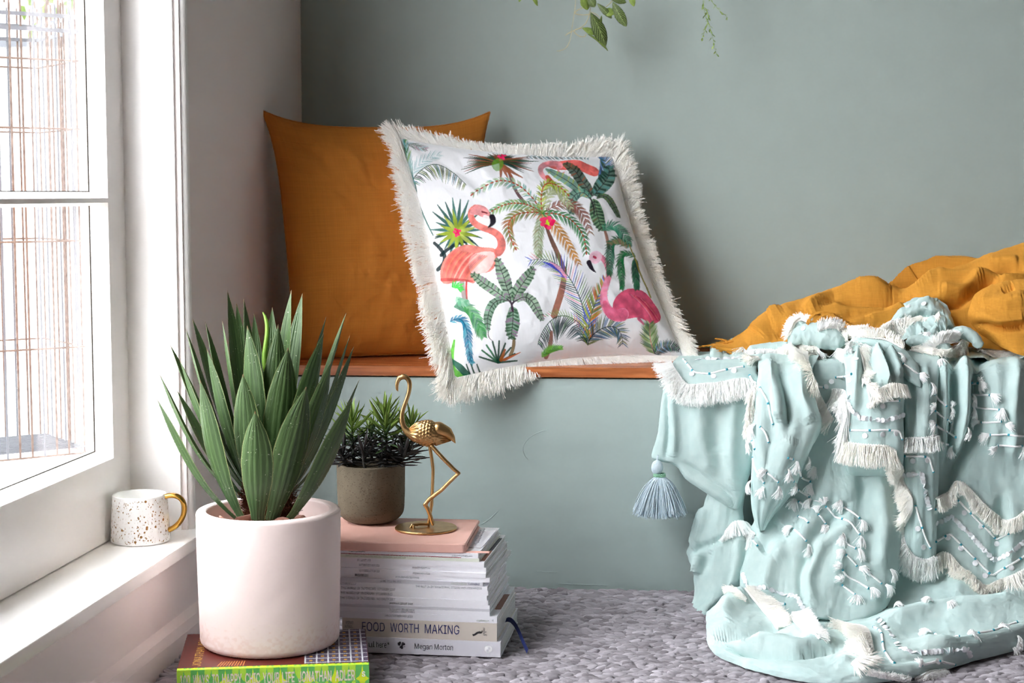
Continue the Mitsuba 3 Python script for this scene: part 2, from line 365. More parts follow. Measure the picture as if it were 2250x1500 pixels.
# ------------------------------------------------------------------ the flamingo print, laid out on the cushion's own cover
class Print:
    """Colours of a fabric print on a grid of the cover; coordinates are the units of the print's layout."""
    def __init__(s, D):
        s.shape = D.shape[:2]; s.x, s.y = D[..., 0].ravel(), D[..., 1].ravel()
        s.c = np.ones((s.x.size, 3)) * np.array(srgb(243, 243, 247))
        s.order = np.argsort(s.x); s.xs = s.x[s.order]
        s.wash = meshkit.fbm(np.stack([s.x * 0.035, s.y * 0.035, s.x * 0], -1), 3, 3)
        s.rng = random.Random(5)
    def near(s, x0, x1, y0, y1):
        i = s.order[np.searchsorted(s.xs, x0):np.searchsorted(s.xs, x1)]
        return i[(s.y[i] > y0) & (s.y[i] < y1)]
    def lay(s, i, cover, color, var=0.35):
        col = np.array(srgb(*color))
        w = (s.wash[i] - 0.5)[:, None] * 2
        c = np.clip(col * (1 + var * w) + 0.06 * var * np.maximum(w, 0), 0, 1)
        s.c[i] = s.c[i] * (1 - cover[:, None]) + c * cover[:, None]
    def stroke(s, pts, w0, w1, color, alpha=0.95, mid=None, var=0.35):
        """A brush stroke whose half-width runs w0 -> (mid) -> w1."""
        p = np.asarray(pts, float); n = len(p)
        t = np.linspace(0, 1, n)
        w = np.interp(t, [0, 0.45, 1], [w0, max(w0, w1) if mid is None else mid, w1])
        m = w.max() + 2
        i = s.near(p[:, 0].min() - m, p[:, 0].max() + m, p[:, 1].min() - m, p[:, 1].max() + m)
        if not len(i): return
        x, y = s.x[i], s.y[i]; best = np.full(len(i), 1e9)
        for a, b, wa, wb in zip(p[:-1], p[1:], w[:-1], w[1:]):
            d = b - a; L = d @ d + 1e-9
            q = np.clip(((x - a[0]) * d[0] + (y - a[1]) * d[1]) / L, 0, 1)
            best = np.minimum(best, np.hypot(x - a[0] - q * d[0], y - a[1] - q * d[1]) - (wa + (wb - wa) * q))
        s.lay(i, np.clip(0.5 - best / 2.2, 0, 1) * alpha, color, var)
    def poly(s, pts, color, alpha=0.95, var=0.35, n=80):
        """A closed smooth outline filled."""
        p = np.asarray(list(pts) + [pts[0]], float)
        k = np.r_[0, np.cumsum(np.linalg.norm(np.diff(p, axis=0), axis=1))]
        q = make_interp_spline(k, p, k=3, bc_type='periodic')(np.linspace(0, k[-1], n)[:-1])
        from shapely import Polygon, contains_xy
        g = Polygon(q).buffer(0)
        x0, y0, x1, y1 = g.bounds
        i = s.near(x0 - 2, x1 + 2, y0 - 2, y1 + 2)
        s.lay(i, contains_xy(g, s.x[i], s.y[i]) * alpha, color, var)
    def frond(s, rib, count, length, colors, width=3.0, side=(-1, 1), lean=0.6, rib_color=None, rib_w=2.2, taper=0.35, droop=0.0, alpha=0.9):
        """Leaflets along a curved rib."""
        c = curve(rib, 40); d = np.gradient(c, axis=0); d /= np.linalg.norm(d, axis=1, keepdims=True)
        for k in range(count):
            t = (k + 0.5) / count; i = min(39, int(t * 39)); b = c[i]
            L = length * (math.sin(math.pi * min(1, 0.12 + 0.88 * t) ** 0.8) * (1 - taper) + taper) * s.rng.uniform(0.82, 1.15)
            for sg in side:
                nrm = np.array([-d[i, 1], d[i, 0]]) * sg
                v = nrm * (1 - lean) + d[i] * lean; v /= np.linalg.norm(v)
                e = b + v * L + np.array([0, droop * L]); m = b + v * L * 0.5 + np.array([0, droop * L * 0.15])
                s.stroke([b, m, e], width * 0.6, 0.5, s.rng.choice(colors), alpha, mid=width)
        if rib_color: s.stroke(c, rib_w, rib_w * 0.5, rib_color)
    def blade(s, rib, width, light, dark, edge=None, ribs=9):
        """A banana leaf: a broad blade with dark cross bands and a fine midrib."""
        c = curve(rib, 40); d = np.gradient(c, axis=0); d /= np.linalg.norm(d, axis=1, keepdims=True); nr = np.stack([-d[:, 1], d[:, 0]], 1)
        t = np.linspace(0, 1, 40); w = width * np.sin(np.pi * np.clip(t * 0.93 + 0.05, 0, 1)) ** 0.6
        s.poly(np.vstack([c[::4] + nr[::4] * w[::4, None], c[::-4] - nr[::-4] * w[::-4, None]]), light, 0.9, 0.5)
        for k in range(ribs):
            i = int((k + 0.6) / (ribs + 0.4) * 38)
            for sg in (-1, 1):
                e = c[i] + nr[i] * w[i] * sg * s.rng.uniform(0.75, 0.98) + d[i] * width * 0.35
                s.stroke([c[i] + d[i] * 2, e], width * 0.07, width * 0.16, dark if s.rng.random() < 0.75 else (edge or dark), 0.85)
        s.stroke(c, 1.8, 1.0, (52, 40, 48))
    def berries(s, x, y, r, n, col=((225, 28, 88), (238, 60, 110)), green=0):
        for k in range(n):
            a, q = k * 2.4, r * math.sqrt((k + 0.3) / n)
            p = [(x + q * math.cos(a), y + q * math.sin(a)), (x + q * math.cos(a) + 1, y + q * math.sin(a))]
            s.stroke(p, r * 0.36, r * 0.36, (190, 214, 40) if k < green else s.rng.choice(col), 1.0, var=0.15)

NPR = 660
fc = Cushion(at(878, 303, 3.45), at(1347, 344, 3.62), at(1503, 784, 3.455), at(998, 833, 3.225), 0.085, (0.085, 0.085, 0.075, 0.05), 4, 0.005)
tt = np.linspace(-1, 1, NPR); tt = np.sign(tt) * (1 - (1 - np.abs(tt)) ** 1.25)
V, U = np.meshgrid(tt, tt, indexing='ij')
FX = fc.face(U, V, 1)
LAY = [np.array(q, float) for q in ((712, 163), (1762, 255), (2112, 1247), (981, 1354))]     # the cover's corners in layout units
SW = (np.clip(1 - np.abs(U) ** 2.2, 0, 1) * np.clip(1 - np.abs(V) ** 2.2, 0, 1)) ** 0.52   # the stuffing carries the print up and over
P = Print(fc.flat(U, V, LAY) + SW[..., None] * np.array([70.0, -84.0]))
G1, G2, G3, G4 = (24, 74, 58), (38, 110, 70), (70, 140, 86), (16, 40, 44)
TEAL, TEAL2, LIME, OLIVE = (38, 118, 134), (96, 164, 170), (160, 178, 60), (110, 124, 48)
BROWN, RUST, OCHRE = (118, 66, 40), (150, 82, 50), (196, 132, 44)
# tall frond along the left edge, fanning at the top corner
P.stroke(curve([(738, 175), (752, 300), (790, 450), (838, 570), (884, 660)], 24), 5, 3, (70, 120, 110))
P.frond([(755, 420), (758, 330), (750, 250), (738, 160)], 26, 62, [TEAL2, (150, 190, 190), G2, (120, 160, 90), (196, 214, 214)], 3.2, lean=0.7)
P.frond([(800, 470), (775, 400), (762, 350)], 14, 62, [G1, TEAL, (90, 150, 150), G4], 3.4, lean=0.72)
P.frond([(772, 395), (830, 330), (900, 306), (970, 335), (1048, 416)], 30, 66, [G1, G2, OLIVE, G4, (66, 96, 40), TEAL], 3.2, side=(1,), lean=0.35, rib_color=G1, droop=0.35)
P.frond([(770, 360), (850, 280), (920, 250)], 16, 62, [(205, 222, 226), TEAL2, (180, 206, 206)], 1.8, side=(-1, 1), lean=0.6)
P.frond([(745, 190), (790, 205), (850, 222)], 9, 46, [G1, (130, 90, 110), TEAL2], 2.0, lean=0.7)
# brown and dark fan palm under the top edge
P.stroke(curve([(1250, 340), (1285, 430), (1330, 500)], 10), 7, 8, (104, 66, 70))
for k in range(40):
    a = math.radians(150 + k * 6.4); L = 150 * (0.78 + 0.3 * P.rng.random()) * (0.55 if math.sin(a) < -0.5 else 1)
    c0 = (1205, 300); e = (c0[0] + 1.18 * L * math.cos(a), c0[1] + 0.66 * L * math.sin(a))
    P.stroke([c0, ((c0[0] + e[0]) / 2, (c0[1] + e[1]) / 2 - 5), e], 4, 1, P.rng.choice([BROWN, G1, RUST, G4, (60, 74, 36), G1, BROWN]), 0.95, mid=5.5)
for x, y in ((1210, 395), (1250, 388), (1282, 392), (1318, 380)):
    P.stroke(curve([(1205, 300), ((1205 + x) / 2 + 6, 350), (x, y)], 8), 4, 2, P.rng.choice([(140, 90, 56), RUST]), 0.95, mid=8)
P.berries(1212, 270, 20, 7)
P.poly([(1175, 290), (1210, 282), (1222, 318), (1195, 345), (1170, 322)], (92, 150, 42), 0.75)
# small flamingo of the upper right corner
P.poly([(1420, 300), (1500, 285), (1580, 278), (1650, 300), (1695, 335), (1690, 352), (1620, 340), (1540, 332), (1490, 330)], (232, 92, 84), 0.95, 0.7)
P.stroke(curve([(1500, 310), (1440, 300), (1405, 330), (1420, 370), (1452, 392)], 20), 15, 9, (242, 150, 160), 0.9, var=0.7)
P.stroke([(1440, 372), (1462, 396), (1482, 410)], 11, 2, (206, 70, 50)); P.stroke([(1464, 398), (1484, 411)], 5, 1.5, (40, 22, 26))
P.stroke(curve([(1490, 320), (1512, 350), (1522, 345)], 8), 5, 3, (236, 140, 150))
P.frond([(1330, 268), (1430, 262), (1540, 262), (1640, 268)], 24, 30, [G1, G4, TEAL], 2.6, lean=0.6)
P.frond([(1690, 370), (1720, 330), (1725, 280), (1700, 250)], 18, 56, [(40, 80, 150), (70, 130, 190), G1, (30, 60, 100)], 3.4, lean=0.5)
# broad leaved palm under it
P.blade([(1655, 470), (1600, 430), (1540, 390), (1430, 325)], 24, (120, 170, 150), (180, 196, 90), TEAL2, 8)
P.blade([(1660, 468), (1630, 410), (1580, 345), (1515, 295)], 28, (52, 84, 60), (24, 44, 34), RUST, 10)
P.blade([(1672, 462), (1700, 420), (1732, 375), (1740, 300)], 40, (66, 120, 100), (26, 56, 46), (90, 150, 150), 10)
P.blade([(1650, 480), (1590, 450), (1560, 490), (1572, 560)], 26, (110, 160, 140), (44, 84, 84), (170, 160, 110), 9)
P.blade([(1680, 475), (1725, 465), (1765, 510), (1800, 570)], 17, (62, 104, 60), (34, 62, 40), OLIVE, 8)
P.blade([(1668, 480), (1680, 540), (1690, 580), (1712, 640)], 34, (90, 140, 90), (34, 70, 50), (100, 90, 60), 9)
P.stroke(curve([(1650, 475), (1662, 500), (1668, 560)], 8), 4, 3, (54, 48, 54))
# coconut palm of the centre
P.stroke(curve([(1430, 600), (1462, 690), (1492, 760), (1520, 835)], 20), 7, 11, (112, 66, 44))
P.stroke(curve([(1520, 835), (1512, 900), (1490, 980), (1466, 1050)], 14), 11, 16, (160, 96, 74))
def palm(tip, mid, cols, L=48, w=4.2, dots=True, n=26):
    rib = [(1420, 552), mid, tip]
    P.frond(rib, n, L, cols, w, lean=0.5, rib_color=cols[0], rib_w=2, taper=0.5, droop=0.25)
    if dots:
        c = curve(rib, 18)
        for q in range(1, 18): P.stroke([c[q] - (c[q] - c[q - 1]) * 0.22, c[q] + (c[q] - c[q - 1]) * 0.12], 3.4, 3.4, (168, 62, 34), 1, var=0.2)
palm((1400, 775), (1398, 655), [(150, 166, 128), (176, 188, 156), (150, 150, 110)], 40, dots=False)
palm((1590, 805), (1510, 660), [OCHRE, (206, 146, 60), (176, 120, 40)], 42, dots=False)
palm((1646, 655), (1560, 505), [(150, 84, 70), (134, 100, 70), (124, 70, 60)], 50, dots=False)
palm((1560, 530), (1470, 440), [(160, 170, 130), (190, 196, 160)], 46, dots=False)
palm((1078, 460), (1235, 395), [(150, 176, 140), (110, 168, 160), (176, 196, 160)], 44)
palm((1162, 552), (1290, 505), [(120, 164, 110), (150, 176, 110), G3], 44)
palm((1288, 733), (1262, 590), [(150, 140, 70), (170, 110, 60), OLIVE], 46)
palm((1545, 462), (1440, 405), [LIME, (180, 190, 80), OLIVE], 44)
palm((1628, 752), (1560, 590), [(34, 140, 70), (20, 104, 56), G3], 46)
P.berries(1440, 600, 30, 14, green=4)
# fan palm behind the left flamingo
for k in range(22):
    a = math.radians(-200 + k * 17); L = 128 * (0.8 + 0.3 * P.rng.random())
    P.stroke([(1005, 640), (1005 + L * 0.55 * math.cos(a), 630 + L * 0.6 * math.sin(a)), (1003 + L * math.cos(a), 625 + L * 1.12 * math.sin(a))], 7, 2, P.rng.choice([G1, (30, 92, 84), (46, 112, 104)]), 0.95, mid=9)
P.stroke(curve([(890, 700), (940, 790), (905, 830)], 10), 8, 10, G4); P.stroke(curve([(925, 760), (985, 715), (1080, 690)], 10), 9, 4, G4)
for k in range(13):
    a = math.radians(-185 + k * 28); L = 104 * (0.8 + 0.35 * P.rng.random())
    P.stroke([(1008, 648), (1008 + L * 0.5 * math.cos(a), 648 + L * 0.5 * math.sin(a)), (1008 + L * math.cos(a), 648 + L * math.sin(a))], 6, 2, P.rng.choice([LIME, (140, 160, 50), (176, 190, 90)]), 0.95, mid=11)
P.berries(1006, 648, 19, 8)
# left flamingo
P.stroke(curve([(1052, 884), (1050, 940), (1056, 1000)], 10), 5, 3, (214, 70, 70))
P.stroke(curve([(1030, 890), (1036, 940), (1048, 990)], 8), 12, 12, (130, 100, 88), 0.7)
P.poly([(918, 862), (930, 800), (985, 735), (1060, 708), (1130, 722), (1195, 735), (1200, 775), (1165, 838), (1100, 866), (1090, 892), (1040, 880), (960, 900), (930, 895)], (244, 140, 128), 0.98, 0.45)
P.poly([(1070, 770), (1130, 745), (1185, 750), (1180, 800), (1130, 850), (1080, 850)], (252, 226, 222), 0.75, 0.3)
for k in range(16):
    t = k / 15; x = 940 + 150 * t
    P.stroke(curve([(x + 60, 735 + 30 * t), (x + 14, 790 + 12 * t), (930 + 110 * t, 868 + 16 * t)], 8), 3, 2, P.rng.choice([(226, 84, 76), (206, 58, 56), (250, 176, 160), (238, 120, 84)]), 0.6, mid=6)
P.stroke(curve([(925, 880), (990, 878), (1080, 884)], 8), 8, 4, (190, 52, 56), 0.7)
P.stroke(curve([(1205, 745), (1222, 712), (1205, 665), (1150, 632), (1098, 605), (1074, 560), (1096, 524)], 30), 21, 15, (242, 128, 118), 0.97, mid=15, var=0.7)
P.poly([(1070, 560), (1085, 520), (1122, 510), (1158, 535), (1165, 566), (1130, 572), (1100, 560)], (244, 158, 160), 0.97, 0.5)
P.stroke([(1130, 545), (1152, 552)], 5, 4, (128, 40, 50)); P.stroke([(1142, 570), (1166, 580)], 9, 8, (240, 226, 226), 1, var=0.1)
P.stroke(curve([(1176, 572), (1180, 596), (1160, 622)], 8), 14, 4, (30, 26, 36), 1, mid=14, var=0.2)
# broad leaved palm in the lower middle
P.stroke(curve([(1266, 1130), (1268, 1190), (1250, 1240)], 8), 5, 8, (140, 116, 76))
for rib, w in (([(1258, 985), (1245, 930), (1225, 860), (1198, 772)], 30), ([(1270, 985), (1300, 925), (1340, 870), (1372, 818)], 30), ([(1240, 975), (1190, 940), (1130, 890), (1072, 846)], 26), ([(1245, 985), (1185, 990), (1150, 1050), (1148, 1130)], 22), ([(1285, 985), (1340, 970), (1380, 1020), (1412, 1078)], 24), ([(1266, 1010), (1268, 1070), (1262, 1120), (1260, 1165)], 34)):
    P.blade(rib, w, P.rng.choice([(128, 158, 130), (112, 150, 124), (140, 168, 140)]), P.rng.choice([(48, 66, 58), (40, 84, 52)]), (150, 120, 150), 10)
for e in ((1240, 975), (1290, 980), (1258, 985), (1272, 985)): P.stroke(curve([e, (1264, 1002), (1268, 1030)], 6), 3, 4, (64, 48, 62))
P.stroke(curve([(1148, 1130), (1150, 1155), (1168, 1175)], 6), 2, 1, (90, 60, 70))
# many coloured frond
P.frond([(1615, 1180), (1612, 1040), (1560, 900), (1500, 820), (1345, 792)], 46, 96, [G1, (40, 90, 110), (64, 84, 190), (110, 150, 90), (230, 170, 190), (44, 72, 84), (150, 170, 90)], 3.0, lean=0.5, rib_color=(60, 84, 90), rib_w=2.5)
P.stroke(curve([(1420, 796), (1470, 820), (1508, 858)], 8), 3, 3, (56, 60, 190), 0.9, mid=7); P.stroke(curve([(1450, 796), (1500, 830), (1530, 880)], 8), 3, 3, (224, 150, 190), 0.8, mid=9)
P.frond([(1628, 1170), (1640, 1060), (1680, 960), (1720, 870)], 30, 76, [OLIVE, LIME, (206, 96, 40), (74, 90, 200), (150, 160, 60), (214, 130, 40)], 4.0, lean=0.55, rib_color=(76, 104, 70))
P.frond([(1620, 1180), (1590, 1090), (1500, 1050), (1430, 1095), (1384, 1190)], 34, 88, [G4, G1, (26, 70, 84), (64, 110, 60), (20, 52, 60)], 3.6, side=(-1,), lean=0.3, rib_color=G1, droop=0.45)
P.frond([(1610, 1160), (1560, 1080), (1490, 1050), (1420, 1060)], 20, 50, [(120, 166, 80), (206, 130, 120), (150, 180, 120)], 2.4, side=(1,), lean=0.5)
P.frond([(1625, 1190), (1680, 1120), (1750, 1100), (1800, 1190)], 30, 80, [(66, 104, 150), G1, (90, 130, 160), OLIVE, (40, 60, 90)], 3.4, side=(-1, 1), lean=0.45, rib_color=G4, droop=0.1)
P.stroke(curve([(1450, 1130), (1440, 1200), (1420, 1250)], 8), 7, 10, (150, 96, 80), 0.9)
P.frond([(1400, 1250), (1440, 1215), (1500, 1205)], 14, 36, [(120, 200, 70), (90, 170, 60)], 4, lean=0.6)
# right flamingo
P.poly([(1752, 1010), (1790, 940), (1850, 916), (1915, 935), (1962, 990), (1990, 1070), (1960, 1086), (1890, 1062), (1830, 1064), (1770, 1050)], (226, 84, 122), 0.98, 0.35)
for k in range(12):
    t = k / 11
    P.stroke(curve([(1840 + 60 * t, 945 + 24 * t), (1900 + 40 * t, 1000 + 10 * t), (1944 + 44 * t, 1066 + 8 * t)], 8), 3, 2, P.rng.choice([(206, 40, 56), (240, 150, 176), (196, 48, 92), (236, 110, 130)]), 0.65, mid=5.5)
P.stroke(curve([(1800, 1045), (1742, 1035), (1712, 985), (1716, 920), (1738, 850), (1718, 786), (1682, 760)], 34), 30, 13, (240, 140, 170), 0.96, mid=16, var=0.7)
P.stroke(curve([(1800, 1045), (1742, 1035), (1715, 985)], 12), 26, 10, (222, 80, 122), 0.7)
P.poly([(1640, 775), (1664, 742), (1700, 750), (1700, 780), (1668, 800)], (242, 196, 214), 0.98, 0.3); P.stroke([(1664, 768), (1672, 772)], 6, 6, (190, 40, 80))
P.stroke(curve([(1640, 795), (1652, 820), (1672, 842)], 8), 12, 2, (34, 26, 40), 1, mid=10, var=0.2)
P.stroke([(1880, 1066), (1905, 1092)], 9, 4, (230, 110, 150))
# green palms at the right edge
P.stroke(curve([(1722, 640), (1735, 690), (1740, 720)], 6), 7, 8, (156, 108, 88))
P.frond([(1712, 640), (1760, 612), (1815, 650), (1845, 710)], 18, 50, [(50, 140, 110), (30, 110, 84), (84, 164, 130)], 5, lean=0.5, droop=0.2)
P.frond([(1830, 700), (1770, 690), (1745, 760), (1740, 850)], 20, 46, [(40, 124, 92), (26, 96, 70), G2], 5.5, lean=0.55, droop=0.2)
P.frond([(1830, 720), (1800, 700), (1750, 705)], 12, 50, [(140, 150, 100), (170, 140, 110)], 4, side=(1,), lean=0.4, droop=0.4)
P.frond([(1870, 760), (1815, 752), (1800, 830), (1800, 915)], 22, 42, [(24, 120, 60), (16, 90, 50), G2], 5.5, lean=0.6, droop=0.2)
P.frond([(1868, 768), (1870, 820), (1878, 920)], 18, 40, [(24, 96, 66), G1, G2], 5, lean=0.6, droop=0.2)
P.stroke(curve([(1845, 700), (1890, 830), (1945, 960)], 14), 3, 4, (150, 140, 60))
# bits along the lower left corner and the lower edge
P.frond([(968, 1080), (1020, 1070), (1050, 1150), (1068, 1275)], 22, 44, [(44, 130, 160), (30, 104, 140), (80, 160, 180)], 6, lean=0.6, droop=0.15, rib_color=(30, 90, 120))
P.frond([(985, 1010), (1040, 1012), (1090, 1070), (1125, 1150)], 16, 62, [(70, 150, 84), (110, 176, 120), (84, 140, 110)], 8, lean=0.6, droop=0.2)
P.frond([(975, 915), (1000, 905), (1030, 930)], 6, 34, [(70, 200, 80)], 6, lean=0.5)
P.frond([(1000, 960), (1030, 985), (1060, 990)], 7, 34, [(110, 180, 140), (150, 200, 170)], 6, lean=0.5)
P.stroke(curve([(985, 1170), (972, 1230), (968, 1280), (1040, 1345)], 14), 5, 14, (104, 196, 60)); P.stroke(curve([(970, 1265), (1010, 1300), (1050, 1345)], 8), 8, 16, (20, 96, 74))
for k in range(9):
    a = math.radians(-165 + k * 20)
    P.stroke([(1190, 1275), (1190 + 90 * math.cos(a), 1275 + 100 * math.sin(a))], 5, 4, P.rng.choice([G1, G2, (34, 110, 50), (20, 70, 50)]), 0.95, mid=10)
P.stroke([(1205, 1262), (1225, 1215)], 9, 5, (176, 96, 40)); P.stroke([(1220, 1262), (1298, 1226)], 7, 2, (190, 96, 46), mid=10)
for x in (1040, 1062, 1090): P.stroke([(x + 20, 1345), (x, 1285)], 5, 3, G1, mid=9)
P.frond([(1960, 1230), (1940, 1160), (1938, 1085)], 22, 70, [(150, 176, 110), (120, 160, 90), (176, 196, 150), (90, 130, 90)], 4.5, lean=0.5, rib_color=(206, 150, 140))
P.frond([(1960, 1235), (2020, 1195), (2090, 1215)], 18, 40, [(20, 70, 84), G4, (40, 110, 80), (60, 130, 170)], 4, side=(-1, 1), lean=0.35)
# weave: faint threads all over
W = 1 - 0.035 * meshkit.noise(np.stack([U * 170, V * 14, U * 0], -1), 2).ravel()
COL = P.c * W[:, None]
mat('print_cotton', {'type': 'mesh_attribute', 'name': 'vertex_color'}, 0.85, spec=0.15, sheen=0.15)
k = thing('flamingo_cushion', 'white cushion printed with palms and pink flamingos, edged with cream fringe', 'cushion')
FCK = k
put('cover', (FX.reshape(-1, 3), grid_faces(NPR, NPR)), 'print_cotton', True, k, label='cotton cover printed with palm trees and flamingos', color=COL)
mat('cream_cotton', srgb(253, 251, 247), 0.92, spec=0.1)
mat('white_cotton', srgb(253, 253, 252), 0.92, spec=0.1, sheen=0.2)
m, _, _, _ = fc.mesh(-1, 60)
put('back_cover', m, 'white_cotton', True, k)

def fringe(path, normal, out, length, step=0.0011, layers=2, r=0.0007, seed=0, splay=0.22, droop=0.35, lift=0.004, curl=0.3, clump=0.012, head=True):
    """Cut yarn hanging off a braid: path (n, 3) with normal and outward direction per point."""
    rng = np.random.default_rng(seed)
    s = np.r_[0, np.cumsum(np.linalg.norm(np.diff(path, axis=0), axis=1))]
    n = max(4, int(s[-1] / step)) * layers
    q = np.sort(rng.uniform(0, s[-1], n))
    ip = lambda A: np.stack([np.interp(q, s, A[:, k]) for k in range(3)], 1)
    b, nn, o = ip(path), unit(ip(normal)), unit(ip(out))
    L = np.interp(q, np.linspace(0, s[-1], len(np.atleast_1d(length))) if np.ndim(length) else [0, s[-1]], length if np.ndim(length) else [length, length])
    L = L * (0.90 + 0.13 * rng.random(n)) * (0.94 + 0.12 * meshkit.noise(np.stack([q / 0.02, q * 0, q * 0], -1), seed))
    tang = unit(np.cross(nn, o))
    cl = (meshkit.noise(np.stack([q / clump, q * 0 + seed, q * 0], -1), seed + 3) - 0.5) * 2
    side = splay * (rng.standard_normal(n) * 0.45 + cl * 1.0)
    lay = rng.random(n)
    d = unit(o + tang * side[:, None] + nn * ((lay - 0.3) * 0.35)[:, None])
    t = np.linspace(0, 1, 4)[None, :, None]
    g = np.array([0, 0, -1.0])
    cu = tang * (rng.standard_normal(n) * curl * 0.25)[:, None] + nn * (rng.standard_normal(n) * curl * 0.18)[:, None]
    Pp = b[:, None] + nn[:, None] * (lift * (0.3 + lay))[:, None, None] + d[:, None] * t * L[:, None, None] + (g * droop)[None, None] * (t ** 2) * L[:, None, None] + cu[:, None] * (t ** 2) * L[:, None, None]
    out_ = [tubes(Pp, np.array([1.0, 1.0, 1.05, 0.85]) * r, 3)]
    if head:
        nb = max(3, int(s[-1] / 0.0045)); qq = np.linspace(0, s[-1], nb)
        pp = np.stack([np.interp(qq, s, path[:, k]) for k in range(3)], 1); pn = unit(np.stack([np.interp(qq, s, normal[:, k]) for k in range(3)], 1))
        z = np.linspace(0, s[-1], nb * 2); zz = np.stack([np.interp(z, s, path[:, k]) for k in range(3)], 1)
        zn = unit(np.stack([np.interp(z, s, normal[:, k]) for k in range(3)], 1)); zo = unit(np.stack([np.interp(z, s, out[:, k]) for k in range(3)], 1))
        wob = np.where(np.arange(len(z)) % 2, 1, -1)[:, None] * 0.0011
        out_.append(tubes((zz + zn * 0.0015 + zo * wob)[None], 0.0019, 5))
    return cat(*out_)

e = np.linspace(-1, 1, 90); o_ = np.ones(90)
cen = fc.flat(np.array(0.0), np.array(0.0))
def edge_fringe(u, v, L, seed, back=0.0, droop=0.12, up=0.0):
    p = fc.flat(u, v); out = unit(p - fc.flat(u * 0.9, v * 0.9)); n = np.repeat(fc.n[None], len(p), 0)
    out = unit(out - n * back)
    return fringe(p, n, out, L, 0.0008, 3, 0.00065, seed, 0.26, droop, 0.003, 0.55, 0.014)
put('fringe', edge_fringe(-o_, e, [0.058, 0.056, 0.052, 0.058, 0.05, 0.058, 0.056, 0.06], 1, -0.1), 'cream_cotton', True, k, kind='stuff', label='cream cotton fringe along the left edge')
put('fringe', edge_fringe(e, -o_, [0.05, 0.036, 0.026, 0.03, 0.045, 0.06], 2, 0.15, 0.0), 'cream_cotton', True, k, kind='stuff')
put('fringe', edge_fringe(o_, e, [0.058, 0.05, 0.042, 0.044, 0.05, 0.05], 3, 0.1, 0.05), 'cream_cotton', True, k, kind='stuff')
put('fringe', edge_fringe(-e, o_, [0.045, 0.03, 0.022, 0.024, 0.05, 0.058], 4, 0.0, 0.1), 'cream_cotton', True, k, kind='stuff')
# ------------------------------------------------------------------ braided rug
RUG = thing('braided_rug', 'chunky braided grey wool rug covering the floor in front of the bench', 'rug')
mat('rug_wool', {'type': 'mesh_attribute', 'name': 'vertex_color'}, 0.95, spec=0.1, sheen=0.3, bump=mikit.proc(lambda p, n, uv: fbm(p.x * 260 + p.y * 500, p.y * 900 - p.x * 120, p.z * 500, 2)), bscale=0.0012)
mat('rug_base', srgb(120, 114, 114), 0.95, spec=0.1)
def rug_slab(y0, y1, z0, z1):
    v, f = to_wall(y0, y1, z0, z1, 0.05); v[:, 0] = np.minimum(v[:, 0], 2.2); return v, f
put('backing', rug_slab(2.0, YB - 0.004, -0.0215, -0.0125), 'rug_base', parent=RUG)
def stitches(x0, x1, y0, y1):
    rng = np.random.default_rng(7)
    s = trimesh.creation.icosphere(subdivisions=1); sv, sf = vf(s)
    sv = np.sign(sv) * np.abs(sv) ** 0.88
    px_, py_ = 0.0205, 0.0104
    ny = int((y1 - y0) / py_); V_, F_, C_ = [], [], []
    for r in range(ny):
        xs = np.arange(x0, x1, px_); n = len(xs)
        xs = xs + (0.5 if r % 2 else 0.0) * px_ + rng.normal(0, 0.0016, n)
        ys = y0 + (r + 0.5) * py_ + rng.normal(0, 0.0011, n) + 0.004 * np.sin(xs * 5 + r * 0.03)
        for x, y in zip(xs, ys):
            a = math.radians((13 if r % 2 else -7) + rng.normal(0, 5)); sc = rng.uniform(0.88, 1.18)
            q = sv * np.array([0.0138 * sc, 0.0072 * rng.uniform(0.9, 1.2), 0.0066 * rng.uniform(0.85, 1.15)])
            tl = rng.normal(0.0, 0.16)
            q = np.stack([q[:, 0], q[:, 1], q[:, 2] + q[:, 0] * tl], 1)
            c, s_ = math.cos(a), math.sin(a)
            q = np.stack([q[:, 0] * c - q[:, 1] * s_, q[:, 0] * s_ + q[:, 1] * c, q[:, 2]], 1)
            V_.append(q + [x, y, -0.0088 + rng.normal(0, 0.0008)]); F_.append(sf + len(sv) * len(F_))
            t = np.clip(rng.normal(0.5, 0.26), 0, 1)
            col = (1 - t) * np.array(srgb(130, 124, 129)) + t * np.array(srgb(186, 180, 187))
            C_.append(np.repeat(col[None], len(sv), 0))
    return np.vstack(V_), np.vstack(F_), np.vstack(C_)
v, f, c = stitches(-0.79, 1.28, 2.36, YB - 0.006)
keep = (v[:, 0] > -0.9)
put('braid', (v, f), 'rug_wool', True, RUG, kind='stuff', color=c)

# ------------------------------------------------------------------ magazines and books in a stack
mat('cover_white', srgb(238, 237, 243), 0.16, spec=0.6, clearcoat=0.4, clearcoat_gloss=0.9)
mat('cover_pale', srgb(222, 226, 214), 0.2, spec=0.6)
mat('cover_grey', srgb(206, 205, 212), 0.2, spec=0.6)
mat('cover_beige', srgb(212, 202, 192), 0.4, spec=0.4)
mat('cover_matt', srgb(226, 224, 232), 0.4, spec=0.4)
mat('pages', mikit.proc(lambda p, n, uv: mix(srgb(176, 176, 178), srgb(226, 224, 222), noise(p.x * 8, p.y * 8, p.z * 2600))), 0.85, spec=0.2)
mat('pink_leather', mikit.proc(lambda p, n, uv: mix(srgb(222, 172, 158), srgb(230, 182, 170), fbm(p.x * 30, p.y * 30, p.z * 30, 2))), 0.5, spec=0.35)
mat('ink_black', srgb(38, 36, 42), 0.6); mat('ink_grey', srgb(128, 128, 136), 0.6); mat('ink_pale', srgb(176, 184, 170), 0.6); mat('ink_navy', srgb(52, 52, 104), 0.5)
